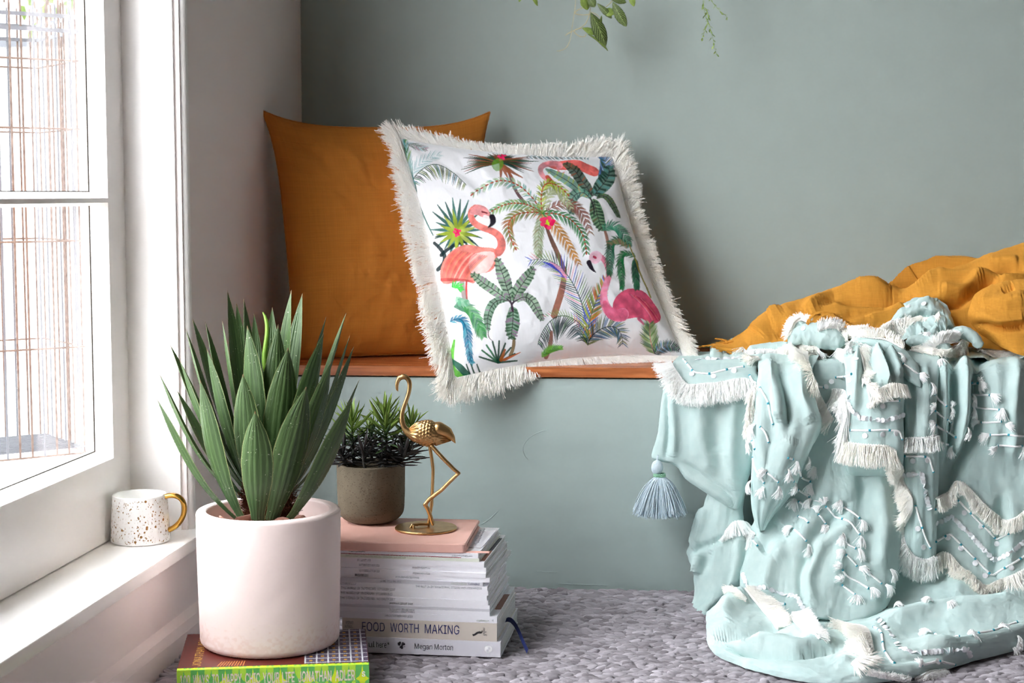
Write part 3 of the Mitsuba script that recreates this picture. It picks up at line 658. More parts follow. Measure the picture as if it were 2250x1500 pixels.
mat('ink_white', srgb(250, 250, 252), 0.5); mat('ink_red', srgb(140, 30, 40), 0.5); mat('print_orange', srgb(196, 122, 62), 0.4); mat('print_brown', srgb(150, 96, 78), 0.4)
mat('print_dark', srgb(60, 62, 74), 0.35); mat('ribbon_navy', srgb(26, 36, 88), 0.6, sheen=0.3); mat('slip_paper', srgb(226, 226, 232), 0.7)
STK = at_z(1101, 1444, 0.0)
PXM = 3600 / ((STK - CAM) @ FWD)
def spine_frame(z, xr, a, y_out=0.0):
    """Axes at the right-hand end of a spine: x along it to the left's opposite, y into the stack, z up."""
    e1 = np.array([math.cos(a), -math.sin(a), 0]); e2 = np.array([math.sin(a), math.cos(a), 0])
    o = STK + np.array([1, 0, 0]) * ((xr - 1101) / PXM) - e2 * y_out; o = o.copy(); o[2] = z
    return frame(o, e1, e2, [0, 0, 1.0])
def write(text, h, M, x, z, width=None, bold=False, slant=0.0):
    """Lettering on a spine: starts x metres from the right-hand end (negative), baseline at height z."""
    m = meshkit.text_mesh(text, h, 0.00012, bold); v, f = vf(m)
    if width: v[:, 0] *= width / v[:, 0].max()
    v[:, 0] += v[:, 1] * slant
    q = np.stack([x + v[:, 0], -0.00035 + v[:, 2] * -1, z + v[:, 1]], 1)
    return moved((q, f[:, ::-1]), M)
def magazine(key_label, z, t, xr, L, W, cover, a, texts, hard=False, y_out=0.0):
    k = thing('magazine' if not hard else 'paperback', key_label, 'magazine' if not hard else 'book', 'magazines and books stacked on the rug')
    M = spine_frame(z, xr, a, y_out); c = min(0.0011 if hard else 0.0006, t * 0.2); ov = 0.0012
    put('cover', moved(cat(box([-L, 0, 0], [0, c, t], 0.0003), box([-L, 0, 0], [0, W, c]), box([-L, 0, t - c], [0, W, t])), M), cover, False, k)
    put('page_block', moved(box([-L + ov, c, c], [-ov, W - ov, t - c]), M), 'pages', False, k)
    for (txt, px, zf, h, ink, *w) in texts:
        xs = (px - xr) / PXM
        wd = (w[0] / PXM) if w else None
        put('lettering', write(txt, h, M, xs, t * zf, wd, bold=len(w) > 1), ink, False, k)
    return k, M
A4 = math.radians(4)
z, T1 = 0.0, []
def px2m(a): return a / PXM
PB, M = magazine('white paperback at the very bottom of the stack, clover mark on its spine', z, px2m(35), 1100, 0.26, 0.235, 'cover_matt', math.radians(3),
                 [('ul', 803, 0.36, 0.0105, 'ink_black', 15), ('here*', 821, 0.36, 0.0105, 'ink_black', 30), ('Megan Morton', 907, 0.36, 0.0095, 'ink_black', 87)], True)
# clover and the white roundel
def spots(M, pts, r): return cat(*[moved(lathe([(0, 0), (rr, 0), (rr, 0.0002), (0, 0.0002)], 14), M @ frame([x, -0.0006, z_], [1, 0, 0], [0, 0, 1.0], [0, 1.0, 0])) for x, z_, rr in pts])
cx = (878 - 1100) / PXM; t0 = px2m(35)
put('clover_mark', cat(spots(M, [(cx + dx, t0 * 0.55 + dz, 0.0021) for dx, dz in ((-0.0045, 0.003), (-0.0025, 0.0045), (-0.0035, 0.0012), (0.003, 0.0036), (0.0048, 0.0022), (0.0022, 0.0014), (-0.001, -0.003), (0.0012, -0.0042), (0.0006, -0.0022))], 0.002), moved(box([cx + 0.001, -0.0006, t0 * 0.45], [cx + 0.007, -0.0004, t0 * 0.47]), M)), 'ink_black', True, PB)
put('roundel', spots(M, [((1073 - 1100) / PXM, t0 * 0.5, 0.0068)], 0.006), 'ink_white', True, PB)
put('roundel_mark', spots(M @ frame([0, -0.0002, 0], [1, 0, 0], [0, 1, 0], [0, 0, 1]), [((1075 - 1100) / PXM, t0 * 0.56, 0.0022), ((1071 - 1100) / PXM, t0 * 0.42, 0.0022)], 0.002), 'cover_matt', True, PB)
z += px2m(35)
t = px2m(41)
FB, M = magazine('thick beige book with navy capitals on its spine and a navy ribbon', z, t, 1092, 0.275, 0.225, 'cover_beige', A4,
                 [('FOOD', 787, 0.32, 0.0155, 'ink_navy', 53), ('WORTH', 852, 0.32, 0.0155, 'ink_navy', 65), ('MAKING', 929, 0.32, 0.0155, 'ink_navy', 79), ('RING', 751, 0.66, 0.005, 'ink_grey', 18), ('APRIL', 748, 0.44, 0.005, 'ink_grey', 20)], True)
dog = [(-0.043, 0.012), (-0.0395, 0.0125), (-0.035, 0.0165), (-0.030, 0.0175), (-0.0275, 0.0165), (-0.027, 0.0185), (-0.0255, 0.019), (-0.0255, 0.016), (-0.0275, 0.0135), (-0.0325, 0.0135), (-0.037, 0.0105), (-0.0405, 0.0085), (-0.0425, 0.0095)]
from shapely import Polygon
dm = trimesh.creation.extrude_polygon(Polygon(dog), 0.0002, engine='earcut'); dv, df = vf(dm)
put('running_figure_mark', moved((np.stack([dv[:, 0], -0.0004 - dv[:, 2], dv[:, 1]], 1), df[:, ::-1]), M), 'ink_black', False, FB)
put('lettering', cat(*[write(w_, 0.0024, M, -0.0245, 0.010 + 0.0029 * q, (3.2 + 4 * (q == 0) + 2.5 * (q == 2)) / 1000) for q, w_ in enumerate(('PRESS', 'AND', 'FOOD', 'THE', 'IN'))]), 'ink_black', False, FB)
rb = curve([(0.0, 0.10, 0.012), (0.012, 0.085, 0.016), (0.028, 0.06, 0.006), (0.042, 0.03, -0.008), (0.052, 0.012, -0.018)], 24)
rw = np.array([0.0012, 0.0006, 0.0040])
rv = np.vstack([rb + rw, rb - rw, rb - rw + [0, -0.0005, 0], rb + rw + [0, -0.0005, 0]]); n_ = len(rb)
rf = [[i + a_ * n_, i + 1 + a_ * n_, i + 1 + ((a_ + 1) % 4) * n_, i + ((a_ + 1) % 4) * n_] for i in range(n_ - 1) for a_ in range(4)]
put('ribbon', moved((rv, np.array(rf)), M), 'ribbon_navy', False, FB, label='navy ribbon bookmark hanging out')
z += t
ITEMS = [  # thickness and right end in the sketch, cover, what stands on the spine, how to tell it
    (15, 1092, 'cover_white', [('JANUARY/FEBRUARY 2018', 840, 0.40, 0.0042, 'ink_grey', 64), ('vogueliving.com', 1046, 0.2, 0.0032, 'ink_pale', 28), ('VL', 1081, 0.25, 0.004, 'ink_grey', 4)], 'white magazine lying right on top of the thick beige book'),
    (5.5, 1076, 'cover_white', [('JUN/JUL: ISSUE THREE', 851, 0.2, 0.0028, 'ink_grey', 57)], 'thin white magazine, second above the thick beige book'),
    (5.5, 1076, 'cover_white', [('AUG/SEPT: ISSUE FOUR', 851, 0.2, 0.0030, 'ink_black', 57)], 'thin white magazine with bold black spine lettering, third above the beige book'),
    (6, 1076, 'cover_grey', [], 'thin magazine with a blank grey spine in the lower half of the stack'),
    (8.5, 1076, 'cover_white', [('APR/MAY: ISSUE TWO', 851, 0.35, 0.0032, 'ink_black', 53)], 'white magazine directly above the blank grey spine'),
    (11, 1073, 'cover_white', [('THE WORLD OF INTERIORS', 740, 0.34, 0.0042, 'ink_black', 79), ('NOVEMBER 2017', 823, 0.34, 0.0042, 'ink_grey', 42)], 'white magazine marked November 2017 on its spine'),
    (11.5, 1070, 'cover_white', [('THE WORLD OF INTERIORS', 740, 0.34, 0.0042, 'ink_black', 78), ('DECEMBER 2017', 821, 0.34, 0.0042, 'ink_grey', 38)], 'white magazine marked December 2017 on its spine'),
    (10.5, 1073, 'cover_white', [('THE WORLD OF INTERIORS', 742, 0.34, 0.0042, 'ink_black', 79), ('SEPTEMBER 2017', 824, 0.34, 0.0042, 'ink_grey', 41)], 'white magazine marked September 2017 on its spine'),
    (9.5, 1071, 'cover_white', [('DECEMBER 2017', 738, 0.34, 0.0040, 'ink_grey', 39), ('THE BEST IN INTERNATIONAL DESIGN AND DECORATION', 911, 0.30, 0.0036, 'ink_grey', 148)], 'white magazine with one long line of grey capitals at the spine\'s right'),
    (9, 1061, 'cover_grey', [('JUNE', 831, 0.3, 0.0036, 'ink_black', 13), ('2018 No. 386', 846, 0.3, 0.0036, 'ink_grey', 33), ('SPECIAL FEATURE', 990, 0.3, 0.003, 'ink_pale', 36), ('FLOORING', 1029, 0.3, 0.0036, 'ink_navy', 25)], 'grey magazine marked June, set back at mid stack'),
    (10.5, 1076, 'cover_white', [('MAY/JUNE 2014', 772, 0.3, 0.0044, 'ink_black', 31, 1), ('www.vogueliving.com.au', 864, 0.3, 0.0036, 'ink_grey', 54)], 'white magazine marked May/June 2014 on its spine'),
    (11, 1068, 'cover_white', [('SEPTEMBER/OCTOBER 2018', 782, 0.34, 0.0040, 'ink_grey', 47), ('vogueliving.com.au', 904, 0.3, 0.0034, 'ink_grey', 39)], 'lower of the two white magazines marked September/October'),
    (12, 1068, 'cover_white', [('SEPTEMBER/OCTOBER 2018', 781, 0.4, 0.0040, 'ink_grey', 47), ('vogueliving.com.au', 902, 0.36, 0.0034, 'ink_grey', 40)], 'upper of the two white magazines marked September/October'),
    (12.5, 1064, 'cover_white', [('JULY/AUGUST 2018', 778, 0.4, 0.0040, 'ink_grey', 31)], 'white magazine marked July/August on its spine'),
    (8, 1053, 'cover_pale', [('MARCH 2018 * RENOVATION SPECIAL * KITCHEN INSPIRATION *', 752, 0.25, 0.0036, 'ink_pale', 140)], 'pale green magazine, second below the pink notebook'),
    (11.5, 1051, 'cover_white', [('PEPPERMINT', 760, 0.45, 0.0044, 'ink_black', 38, 1), ('peppermintmag.com', 992, 0.3, 0.0032, 'ink_grey', 46)], 'white magazine with a dark red edge, directly under the pink notebook')]
rr = random.Random(3)
for i, (tp, xr, cov, tx, lab) in enumerate(ITEMS):
    t = px2m(tp) * 0.985; a = math.radians(4 + rr.uniform(-0.5, 0.5) + (0.8 if i > 9 else 0))
    kk, M = magazine(lab, z, t, xr, 0.29, 0.222 + rr.uniform(-0.006, 0.006), cov, a, tx, y_out=rr.uniform(-0.0015, 0.0015))
    if i == 15: put('edge_stripe', moved(box([-0.28, -0.0004, 0.0002], [-0.03, 0, 0.0013]), M), 'ink_red', False, kk)
    if i == 14:
        put('cover_picture', moved(box([-0.012, 0.02, t], [-0.004, 0.21, t + 0.0003]), M), 'print_orange', False, kk)
        put('cover_picture', moved(box([-0.004, 0.02, t], [-0.0006, 0.21, t + 0.0003]), M), 'cover_grey', False, kk)
    if i == 13:
        put('cover_picture', moved(cat(box([-0.010, 0.01, t], [-0.001, 0.09, t + 0.0003])), M), 'print_brown', False, kk)
        put('cover_picture', moved(cat(box([-0.010, 0.09, t], [-0.001, 0.20, t + 0.0003])), M), 'print_dark', False, kk)
    if i == 0: put('cover_picture', moved(box([-0.016, 0.05, t], [-0.001, 0.16, t + 0.0003]), M), 'print_brown', False, kk)
    z += t
TOPM = M
# pink notebook on top, with a loose slip of printed paper sticking out
t = 0.0165
NB = thing('notebook', 'pink leather notebook on top of the stack, under the pot and gold flamingo', 'notebook')
a = math.radians(1.0); M = spine_frame(z, 1024, a, 0.002)
rc = [(-0.27, 0, 0), (0.0, 0.0, 0)]
def rounded_slab(x0, x1, y0, y1, z0, z1, r):
    q = m3.CrossSection.square([x1 - x0 - 2 * r, y1 - y0 - 2 * r]).offset(r, m3.JoinType.Round, 2.0, 32).translate([x0 + r, y0 + r])
    e = min(0.003, (z1 - z0) / 3)
    lay = [q.offset(-e, m3.JoinType.Round, 2.0, 32).extrude(z1 - z0).translate([0, 0, z0]), q.extrude(z1 - z0 - 2 * e).translate([0, 0, z0 + e])]
    return m3.Manifold.batch_hull(lay)
put('cover', moved(cat(rounded_slab(-0.27, 0, 0, 0.215, 0, 0.0055, 0.008), rounded_slab(-0.27, 0, 0, 0.215, t - 0.0055, t, 0.008), rounded_slab(-0.27, 0, 0.0, 0.02, 0, t, 0.008)), M), 'pink_leather', 40, NB)
put('page_block', moved(box([-0.266, 0.01, 0.004], [-0.004, 0.205, t - 0.004]), M), 'pages', False, NB)
NZ = z + t
sl = thing('paper_slip', 'loose slip of printed paper poking out under the pink notebook', 'paper')
pts = np.array([(-0.03, 0.05), (0.022, 0.045), (0.034, 0.185), (-0.03, 0.18)])
g = np.stack(np.meshgrid(np.linspace(0, 1, 10), np.linspace(0, 1, 10), indexing='ij'), -1)
q = (1 - g[..., :1]) * ((1 - g[..., 1:]) * pts[0] + g[..., 1:] * pts[3]) + g[..., :1] * ((1 - g[..., 1:]) * pts[1] + g[..., 1:] * pts[2])
zz = 0.0006 + 0.010 * np.clip(g[..., 0] - 0.5, 0, 1) ** 1.5 * g[..., 1]
sv = np.concatenate([q, zz[..., None]], -1)
put('sheet', moved((np.vstack([sv.reshape(-1, 3), sv.reshape(-1, 3) + [0, 0, 0.0002]]), np.vstack([grid_faces(10, 10), grid_faces(10, 10)[:, ::-1] + 100])), M), 'slip_paper', True, sl)
lines = []
for r_ in range(9):
    y_ = 0.06 + r_ * 0.012
    lines.append(box([0.006, y_, 0.0042 + r_ * 0.0003], [0.0085, y_ + 0.008, 0.0045 + r_ * 0.0003])); lines.append(box([0.013, y_, 0.0068 + r_ * 0.0004], [0.0155, y_ + 0.008, 0.0071 + r_ * 0.0004]))
put('printed_lines', moved(cat(*lines), M), 'ink_grey', False, sl)
tb = thing('page_marker', 'narrow pink leather tab sticking out of the pink notebook', 'bookmark')
put('tab', moved(cat(box([-0.02, 0.005, -0.0001], [0.040, 0.016, 0.0016], 0.0005)), M), 'pink_leather', False, tb)

# ------------------------------------------------------------------ the thick green book under the pink pot
mat('green_lime', srgb(176, 222, 66), 0.35, spec=0.4); mat('green_mid', srgb(96, 182, 88), 0.35, spec=0.4); mat('green_yellow', srgb(206, 226, 40), 0.35, spec=0.4)
mat('cover_maroon', srgb(92, 34, 28), 0.35, spec=0.5); mat('cover_plaid', srgb(84, 72, 92), 0.35, spec=0.5); mat('ink_silver', srgb(224, 210, 196), 0.45); mat('ink_gold', srgb(190, 140, 60), 0.4)
GZ = 0.047
gl, gr = at_z(388, 1472, GZ), at_z(811, 1458, GZ)
e1 = unit(gr - gl); e2 = np.array([-e1[1], e1[0], 0]); GL = np.linalg.norm(gr - gl); GW = 0.215
GM = frame(np.array([gl[0], gl[1], 0.0]), e1, e2, [0, 0, 1.0])
GB = thing('green_book', 'thick lime green hardback with star pattern lying under the pink pot', 'book')
put('cover', moved(cat(box([0, 0, 0], [GL, 0.004, GZ], 0.001), box([0, 0, 0], [GL, GW, 0.0028]), ), GM), 'green_lime', False, GB)
put('page_block', moved(box([0.004, 0.004, 0.0028], [GL - 0.004, GW - 0.004, GZ - 0.0028]), GM), 'pages', False, GB)
put('front_board', moved(box([0, 0.011, GZ - 0.0028], [GL, GW, GZ], 0.0006), GM), 'cover_maroon', False, GB, label='maroon front board')
put('hinge_strip', moved(box([0, 0, GZ - 0.003], [GL, 0.0112, GZ - 0.0004], 0.0006), GM), 'green_yellow', False, GB)
def onto(poly, z_, M, face='top', th=0.00025):
    m = trimesh.creation.extrude_polygon(Polygon(poly), th, engine='earcut'); v, f = vf(m)
    if face == 'top': q = np.stack([v[:, 0], v[:, 1], z_ + v[:, 2]], 1)
    else: q = np.stack([v[:, 0], -v[:, 2] - z_, v[:, 1]], 1); f = f[:, ::-1]
    return moved((q, f), M)
NT = 14; cw = GL / NT
def star4(cx, cy, rx, ry):
    p = []
    for k in range(4):
        a0, a1 = math.pi / 2 * k, math.pi / 2 * (k + 1)
        A = np.array([rx * math.cos(a0), ry * math.sin(a0)]); B = np.array([rx * math.cos(a1), ry * math.sin(a1)]); C = (A + B) * 0.13
        for u in (0, 0.33, 0.66): p.append(tuple(np.array([cx, cy]) + (1 - u) ** 2 * A + 2 * u * (1 - u) * C + u * u * B))
    return p
A_, B_ = [], []
H_ = GZ - 0.004
for k in range(NT):
    sq = [(k * cw, 0.002), ((k + 1) * cw, 0.002), ((k + 1) * cw, GZ - 0.001), (k * cw, GZ - 0.001)]
    if k % 2: A_.append(onto(sq, 0.0001, GM, 'front', 0.0001))
    (B_ if k % 2 else A_).append(onto(star4((k + 0.5) * cw, GZ * 0.5, cw * 0.5, GZ * 0.48), 0.0003, GM, 'front', 0.0001))
    s2 = [(k * cw + cw * 0.5, 0.0005), (k * cw + cw, 0.0005), (k * cw + cw, 0.0105), (k * cw + cw * 0.5, 0.0105)]
    A_.append(onto(s2, GZ - 0.0004, GM, 'top', 0.00015)); B_.append(onto(star4(k * cw + cw * 0.75, 0.0055, cw * 0.26, 0.005), GZ - 0.0002, GM, 'top', 0.00015))
put('star_pattern', cat(*A_), 'green_mid', False, GB); put('star_pattern', cat(*B_), 'green_yellow', False, GB)
def gtext(txt, h, x, z_, w, M, ink, dep=0.0007, name='lettering'):
    v, f = vf(meshkit.text_mesh(txt, h, 0.0002, True)); v[:, 0] *= w / v[:, 0].max()
    put(name, moved((np.stack([x + v[:, 0], -dep - v[:, 2], z_ + v[:, 1]], 1), f[:, ::-1]), M), ink, False, GB)
sx = GL / 424.0
for txt, x0_, x1_ in (('100', 6, 29), ('WAYS', 35, 70), ('TO', 76, 92), ('HAPPY', 98, 142), ('CHIC', 149, 182), ('YOUR', 188, 225), ('LIFE', 230, 258), ('JONATHAN', 266, 340), ('ADLER', 348, 392)):
    gtext(txt, 0.0165, x0_ * sx, GZ - 0.0255, (x1_ - x0_) * sx, GM, 'ink_silver')
gtext('S', 0.008, 407 * sx, GZ - 0.020, 0.006, GM, 'ink_white', 0.0009)
# on the board: maroon half with a title running up, plaid half at the right
put('plaid_panel', moved(box([GL * 0.66, 0.0125, GZ], [GL - 0.001, GW - 0.001, GZ + 0.0002]), GM), 'cover_plaid', False, GB)
ln = [box([GL * 0.66 + k * 0.0185, 0.0125, GZ + 0.0002], [GL * 0.66 + k * 0.0185 + 0.0025, GW - 0.001, GZ + 0.0004]) for k in range(6)] + [box([GL * 0.66, 0.016 + k * 0.0235, GZ + 0.0002], [GL - 0.001, 0.0185 + k * 0.0235, GZ + 0.0004]) for k in range(9)]
put('plaid_lines', moved(cat(*ln), GM), 'cover_grey', False, GB)
sq = [box([GL * 0.66 + k * 0.0185 + 0.008, 0.016 + j * 0.0235 + 0.009, GZ + 0.0002], [GL * 0.66 + k * 0.0185 + 0.013, 0.016 + j * 0.0235 + 0.016, GZ + 0.0004]) for k in range(5) for j in range(8)]
put('plaid_squares', moved(cat(*sq), GM), 'ink_gold', False, GB)
put('stripe_fan', moved(cat(*[onto([(0.062 + k * 0.0045, 0.014), (0.0637 + k * 0.0045, 0.014), (0.070 + k * 0.0040, 0.04), (0.0686 + k * 0.0040, 0.04)], GZ, np.eye(4)) for k in range(10)]), GM), 'print_orange', False, GB)
v, f = vf(meshkit.text_mesh('JONATHAN ADLER', 0.0135, 0.0002)); v[:, 0] *= 0.185 / v[:, 0].max()
put('lettering', moved((np.stack([0.036 - v[:, 1], 0.018 + v[:, 0], GZ + v[:, 2]], 1), f), GM), 'ink_gold', False, GB)
# ------------------------------------------------------------------ big agave in a pink pot
mat('pink_ceramic', mikit.proc(lambda p, n, uv: mix(mix(srgb(231, 212, 207), srgb(237, 219, 215), fbm(p.x * 20, p.y * 20, p.z * 8, 3)), srgb(206, 160, 142), smoothstep(0.60, 0.80, fbm(p.x * 160, p.y * 160, p.z * 160, 2) * 0.6 + 0.42 * smoothstep(0.16, 0.05, p.z)) * 0.22)), 0.62, spec=0.3,
    bump=mikit.proc(lambda p, n, uv: fbm(p.x * 30, p.y * 30, p.z * 30, 3)), bscale=0.0012)
PC = at(590, 1128, 2.668); PC = np.array([PC[0], 2.668, 0])
AG = thing('potted_agave', 'large green agave with broad pointed leaves in a smooth pale pink pot', 'potted plant')
R = 0.1200; H_ = 0.227; zb = GZ + 0.0008
prof = [(0, 0)] + [(R - 0.016 + 0.0125 * math.sin(a), 0.0125 * (1 - math.cos(a))) for a in np.linspace(0, math.pi / 2, 8)] + [(R - 0.0028, 0.05), (R - 0.001, 0.13), (R, 0.19), (R, H_ - 0.006)] + \
       [(R - 0.006 + 0.006 * math.cos(a), H_ - 0.006 + 0.006 * math.sin(a)) for a in np.linspace(0.3, math.pi / 2, 5)] + [(R - 0.0145, H_)] + [(R - 0.0145 - 0.004 * math.sin(a), H_ - 0.004 * (1 - math.cos(a))) for a in np.linspace(0.3, math.pi / 2, 4)] + [(R - 0.021, 0.06), (R - 0.03, 0.03), (0, 0.028)]
pv, pf = lathe(prof, 96)
put('pot', (pv + PC + [0, 0, zb], pf), 'pink_ceramic', 40, AG, label='smooth pale pink ceramic pot')
ZR = zb + H_
mat('coir', mikit.proc(lambda p, n, uv: mix(srgb(48, 24, 18), srgb(110, 62, 44), noise(p.x * 300, p.y * 300, p.z * 300))), 0.95, spec=0.1)
mat('bark', mikit.proc(lambda p, n, uv: mix(srgb(150, 108, 92), srgb(206, 166, 152), fbm(p.x * 120, p.y * 120, p.z * 120, 2))), 0.85, spec=0.2)
g = np.linspace(-1, 1, 40); YY, XX = np.meshgrid(g, g, indexing='ij')
rr_ = np.sqrt(XX ** 2 + YY ** 2); sq_ = np.maximum(np.abs(XX), np.abs(YY)); k_ = np.where(rr_ > 0, sq_ / np.maximum(rr_, 1e-9), 1)
DX, DY = XX * k_ * 0.099, YY * k_ * 0.099; rad = np.hypot(DX, DY)
hz = ZR - 0.040 + 0.030 * np.exp(-(rad / 0.045) ** 2) + 0.007 * (meshkit.fbm(np.stack([DX * 90, DY * 90, DX * 0], -1), 3, 2) - 0.5)
put('soil', (np.stack([PC[0] + DX, PC[1] + DY, hz], -1).reshape(-1, 3), grid_faces(40, 40)), 'bark', True, AG, label='bark mulch in the pot')
rng = np.random.default_rng(12)
n_ = 1500; th = rng.uniform(0, 2 * math.pi, n_); zz = rng.uniform(-0.02, 0.045, n_); r0 = 0.036 - 0.1 * np.abs(zz) * 0.3
b = np.stack([PC[0] + r0 * np.cos(th), PC[1] + r0 * np.sin(th), ZR - 0.012 + zz], 1)
d = unit(np.stack([np.cos(th + rng.normal(0, 1.2, n_)), np.sin(th + rng.normal(0, 1.2, n_)), rng.normal(0.3, 0.8, n_)], 1))
L = rng.uniform(0.008, 0.026, n_)[:, None]
put('coir_fibres', tubes(np.stack([b, b + d * L * 0.5 + rng.normal(0, 0.002, (n_, 3)), b + d * L], 1), 0.0005, 3), 'coir', False, AG, kind='stuff', label='shaggy brown fibres round the leaf bases')
sv, sf = lathe([(0, -0.04), (0.034, -0.04), (0.037, 0.0), (0.030, 0.03), (0, 0.05)], 24)
put('stem', (sv + PC + [0, 0, ZR], sf), 'coir', 40, AG)
def chip(x, y, z, s, seed):
    r = np.random.default_rng(seed); p = r.normal(0, 1, (26, 3)) * [1, 0.75, 0.22]; p = unit(p) * [1, 0.7, 0.2] * s * r.uniform(0.8, 1.1, (26, 1))
    return moved(m3.Manifold.hull_points(p), rotz(r.uniform(0, 6)) @ np.array([[1, 0, 0, 0], [0, math.cos(.7), -math.sin(.7), 0], [0, math.sin(.7), math.cos(.7), 0], [0, 0, 0, 1]]) if False else frame(np.array([x, y, z]), *unit(np.linalg.qr(r.normal(0, 1, (3, 3)) * 0.25 + np.array([[1, 0, 0], [0, .5, .8], [0, -.8, .5]]))[0].T)))
for i, (cx_, cy_, s_) in enumerate(((318, 872, 0.026), (540, 880, 0.016), (572, 842, 0.022), (262, 886, 0.014), (470, 892, 0.018), (610, 862, 0.014), (230, 880, 0.014))):
    p = at(340 + cx_ / 1.7047, 620 + cy_ / 1.7047, 2.62 if cx_ < 500 else 2.65)
    put('bark_chip', chip(p[0], p[1], ZR - 0.014, s_, i + 3), 'bark', False, AG)

def agave_color(p, n, uv):
    x = dr.abs(uv.x * 2 - 1)
    rib = 0.5 + 0.5 * dr.cos(uv.x * 6.2832 * 5.5)
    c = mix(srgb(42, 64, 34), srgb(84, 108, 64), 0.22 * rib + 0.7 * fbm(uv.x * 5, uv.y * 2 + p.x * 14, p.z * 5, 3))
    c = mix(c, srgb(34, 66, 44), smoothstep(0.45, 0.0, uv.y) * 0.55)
    c = mix(c, srgb(150, 170, 110), smoothstep(0.93, 0.965, x) * 0.55)
    c = mix(c, srgb(96, 60, 44), smoothstep(0.965, 0.985, x) * 0.55)
    c = mix(c, srgb(120, 84, 56), smoothstep(0.965, 1.0, uv.y) * 0.8)
    return mix(c, srgb(226, 226, 206), smoothstep(0.86, 0.9, noise(p.x * 520, p.y * 520, p.z * 520)) * smoothstep(0.55, 0.7, noise(p.x * 60, p.y * 60, p.z * 60)) * 0.6)
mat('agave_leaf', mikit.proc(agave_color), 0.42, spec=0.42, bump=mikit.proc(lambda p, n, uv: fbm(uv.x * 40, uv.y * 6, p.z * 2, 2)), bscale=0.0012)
mat('sprout', srgb(120, 160, 56), 0.45)
def leaf(base, tip, width, out, bow, fold=0.42, nu=17, nv=36, thick=0.0022, side_bend=0.0):
    """A stiff pointed leaf: out is the side that bulges, bow how far the leaf swings out on its way."""
    t = np.linspace(0, 1, nv); ax = tip - base; Ln = np.linalg.norm(ax)
    o = unit(out - unit(ax) * (out @ unit(ax))); sd = unit(np.cross(o, ax))
    C = base + ax * t[:, None] + o * (bow * Ln * np.sin(np.pi * t ** 0.9) + 0.02 * Ln * t ** 4)[:, None] + sd * (side_bend * Ln * np.sin(np.pi * t))[:, None]
    w = width / 2 * np.interp(t, [0, 0.08, 0.2, 0.38, 0.55, 0.7, 0.82, 0.91, 0.965, 1], [0.42, 0.46, 0.66, 0.92, 1.0, 0.88, 0.62, 0.32, 0.12, 0.01])
    x = np.linspace(-1, 1, nu)
    tn = unit(np.gradient(C, axis=0)); on = unit(np.cross(tn, np.cross(o[None], tn)))
    f = fold * (0.35 + 0.65 * np.interp(t, [0, 0.3, 1], [1.5, 0.8, 1.2]))
    X = C[:, None] + sd * (w[:, None] * x)[..., None] - on[:, None] * (f[:, None] * w[:, None] * (np.abs(x) ** 1.5))[..., None]
    X = X + on[:, None] * (0.0007 * np.cos(x * np.pi * 5.5)[None] * np.minimum(1, w / 0.012)[:, None] * (1 - np.abs(x) ** 6))[..., None]
    th = thick * np.minimum(1, w / (width / 3))[:, None] * (1 - np.abs(x) ** 4)[None] + 0.0002
    F = X + on[:, None] * th[..., None] / 2; Bk = X - on[:, None] * th[..., None] / 2
    v = np.vstack([F.reshape(-1, 3), Bk.reshape(-1, 3)]); q = grid_faces(nv, nu); N = nv * nu
    i = np.arange(nv - 1)
    e = np.vstack([np.stack([i * nu, (i + 1) * nu, (i + 1) * nu + N, i * nu + N], 1), np.stack([i * nu + nu - 1, i * nu + nu - 1 + N, (i + 1) * nu + nu - 1 + N, (i + 1) * nu + nu - 1], 1), [[0, N, N + nu - 1, nu - 1]]])
    uv = np.tile(np.stack(np.broadcast_arrays((x[None] + 1) / 2, t[:, None]), -1).reshape(-1, 2), (2, 1))
    return (v, np.vstack([q, q[:, ::-1] + N, e])), uv
# tip (x, y), foot (x, y), width in the sketch; tip and foot in front of (+) or behind (-) the plant's axis, outward swing
LV = [(18, 432, 300, 862, 78, .09, .03, .10), (28, 340, 300, 800, 74, .03, .00, .10), (68, 230, 320, 760, 66, -.03, -.02, .06), (103, 285, 330, 770, 76, .05, .01, .09), (128, 170, 345, 770, 74, .0, -.01, .07),
      (150, 130, 350, 740, 60, -.06, -.03, .05), (200, 145, 355, 720, 66, -.02, -.02, .05), (178, 360, 322, 835, 96, .10, .04, .09), (205, 245, 360, 790, 84, .06, .01, .07), (282, 30, 372, 720, 66, -.05, -.03, .04),
      (265, 140, 372, 740, 70, .01, -.01, .05), (312, 75, 385, 700, 54, -.09, -.04, .03), (345, 60, 392, 720, 74, -.02, -.02, .03), (355, 160, 395, 760, 92, .035, .0, .04), (335, 340, 372, 800, 94, .09, .03, .06),
      (378, 478, 384, 890, 104, .125, .05, .07), (500, 28, 425, 720, 84, -.03, -.02, .04), (460, 155, 415, 740, 84, .02, .0, .04), (497, 240, 428, 790, 106, .07, .02, .05), (545, 40, 445, 700, 66, -.08, -.04, .04),
      (565, 385, 440, 868, 112, .115, .045, .06), (630, 125, 465, 740, 84, -.02, -.01, .05), (624, 185, 455, 790, 98, .045, .01, .06), (705, 110, 480, 720, 70, -.05, -.03, .06), (655, 290, 470, 800, 84, .08, .02, .08),
      (720, 195, 490, 740, 64, -.03, -.02, .08), (735, 235, 485, 800, 76, .02, .0, .09), (757, 360, 500, 800, 62, -.01, -.02, .10), (735, 428, 505, 892, 88, .085, .04, .09), (375, 115, 400, 690, 50, -.10, -.05, .02), (590, 300, 470, 760, 70, .00, -.01, .05), (440, 90, 415, 690, 60, -.11, -.05, .02), (90, 400, 320, 800, 60, -.06, -.02, .07), (700, 330, 500, 800, 60, -.07, -.03, .08)]
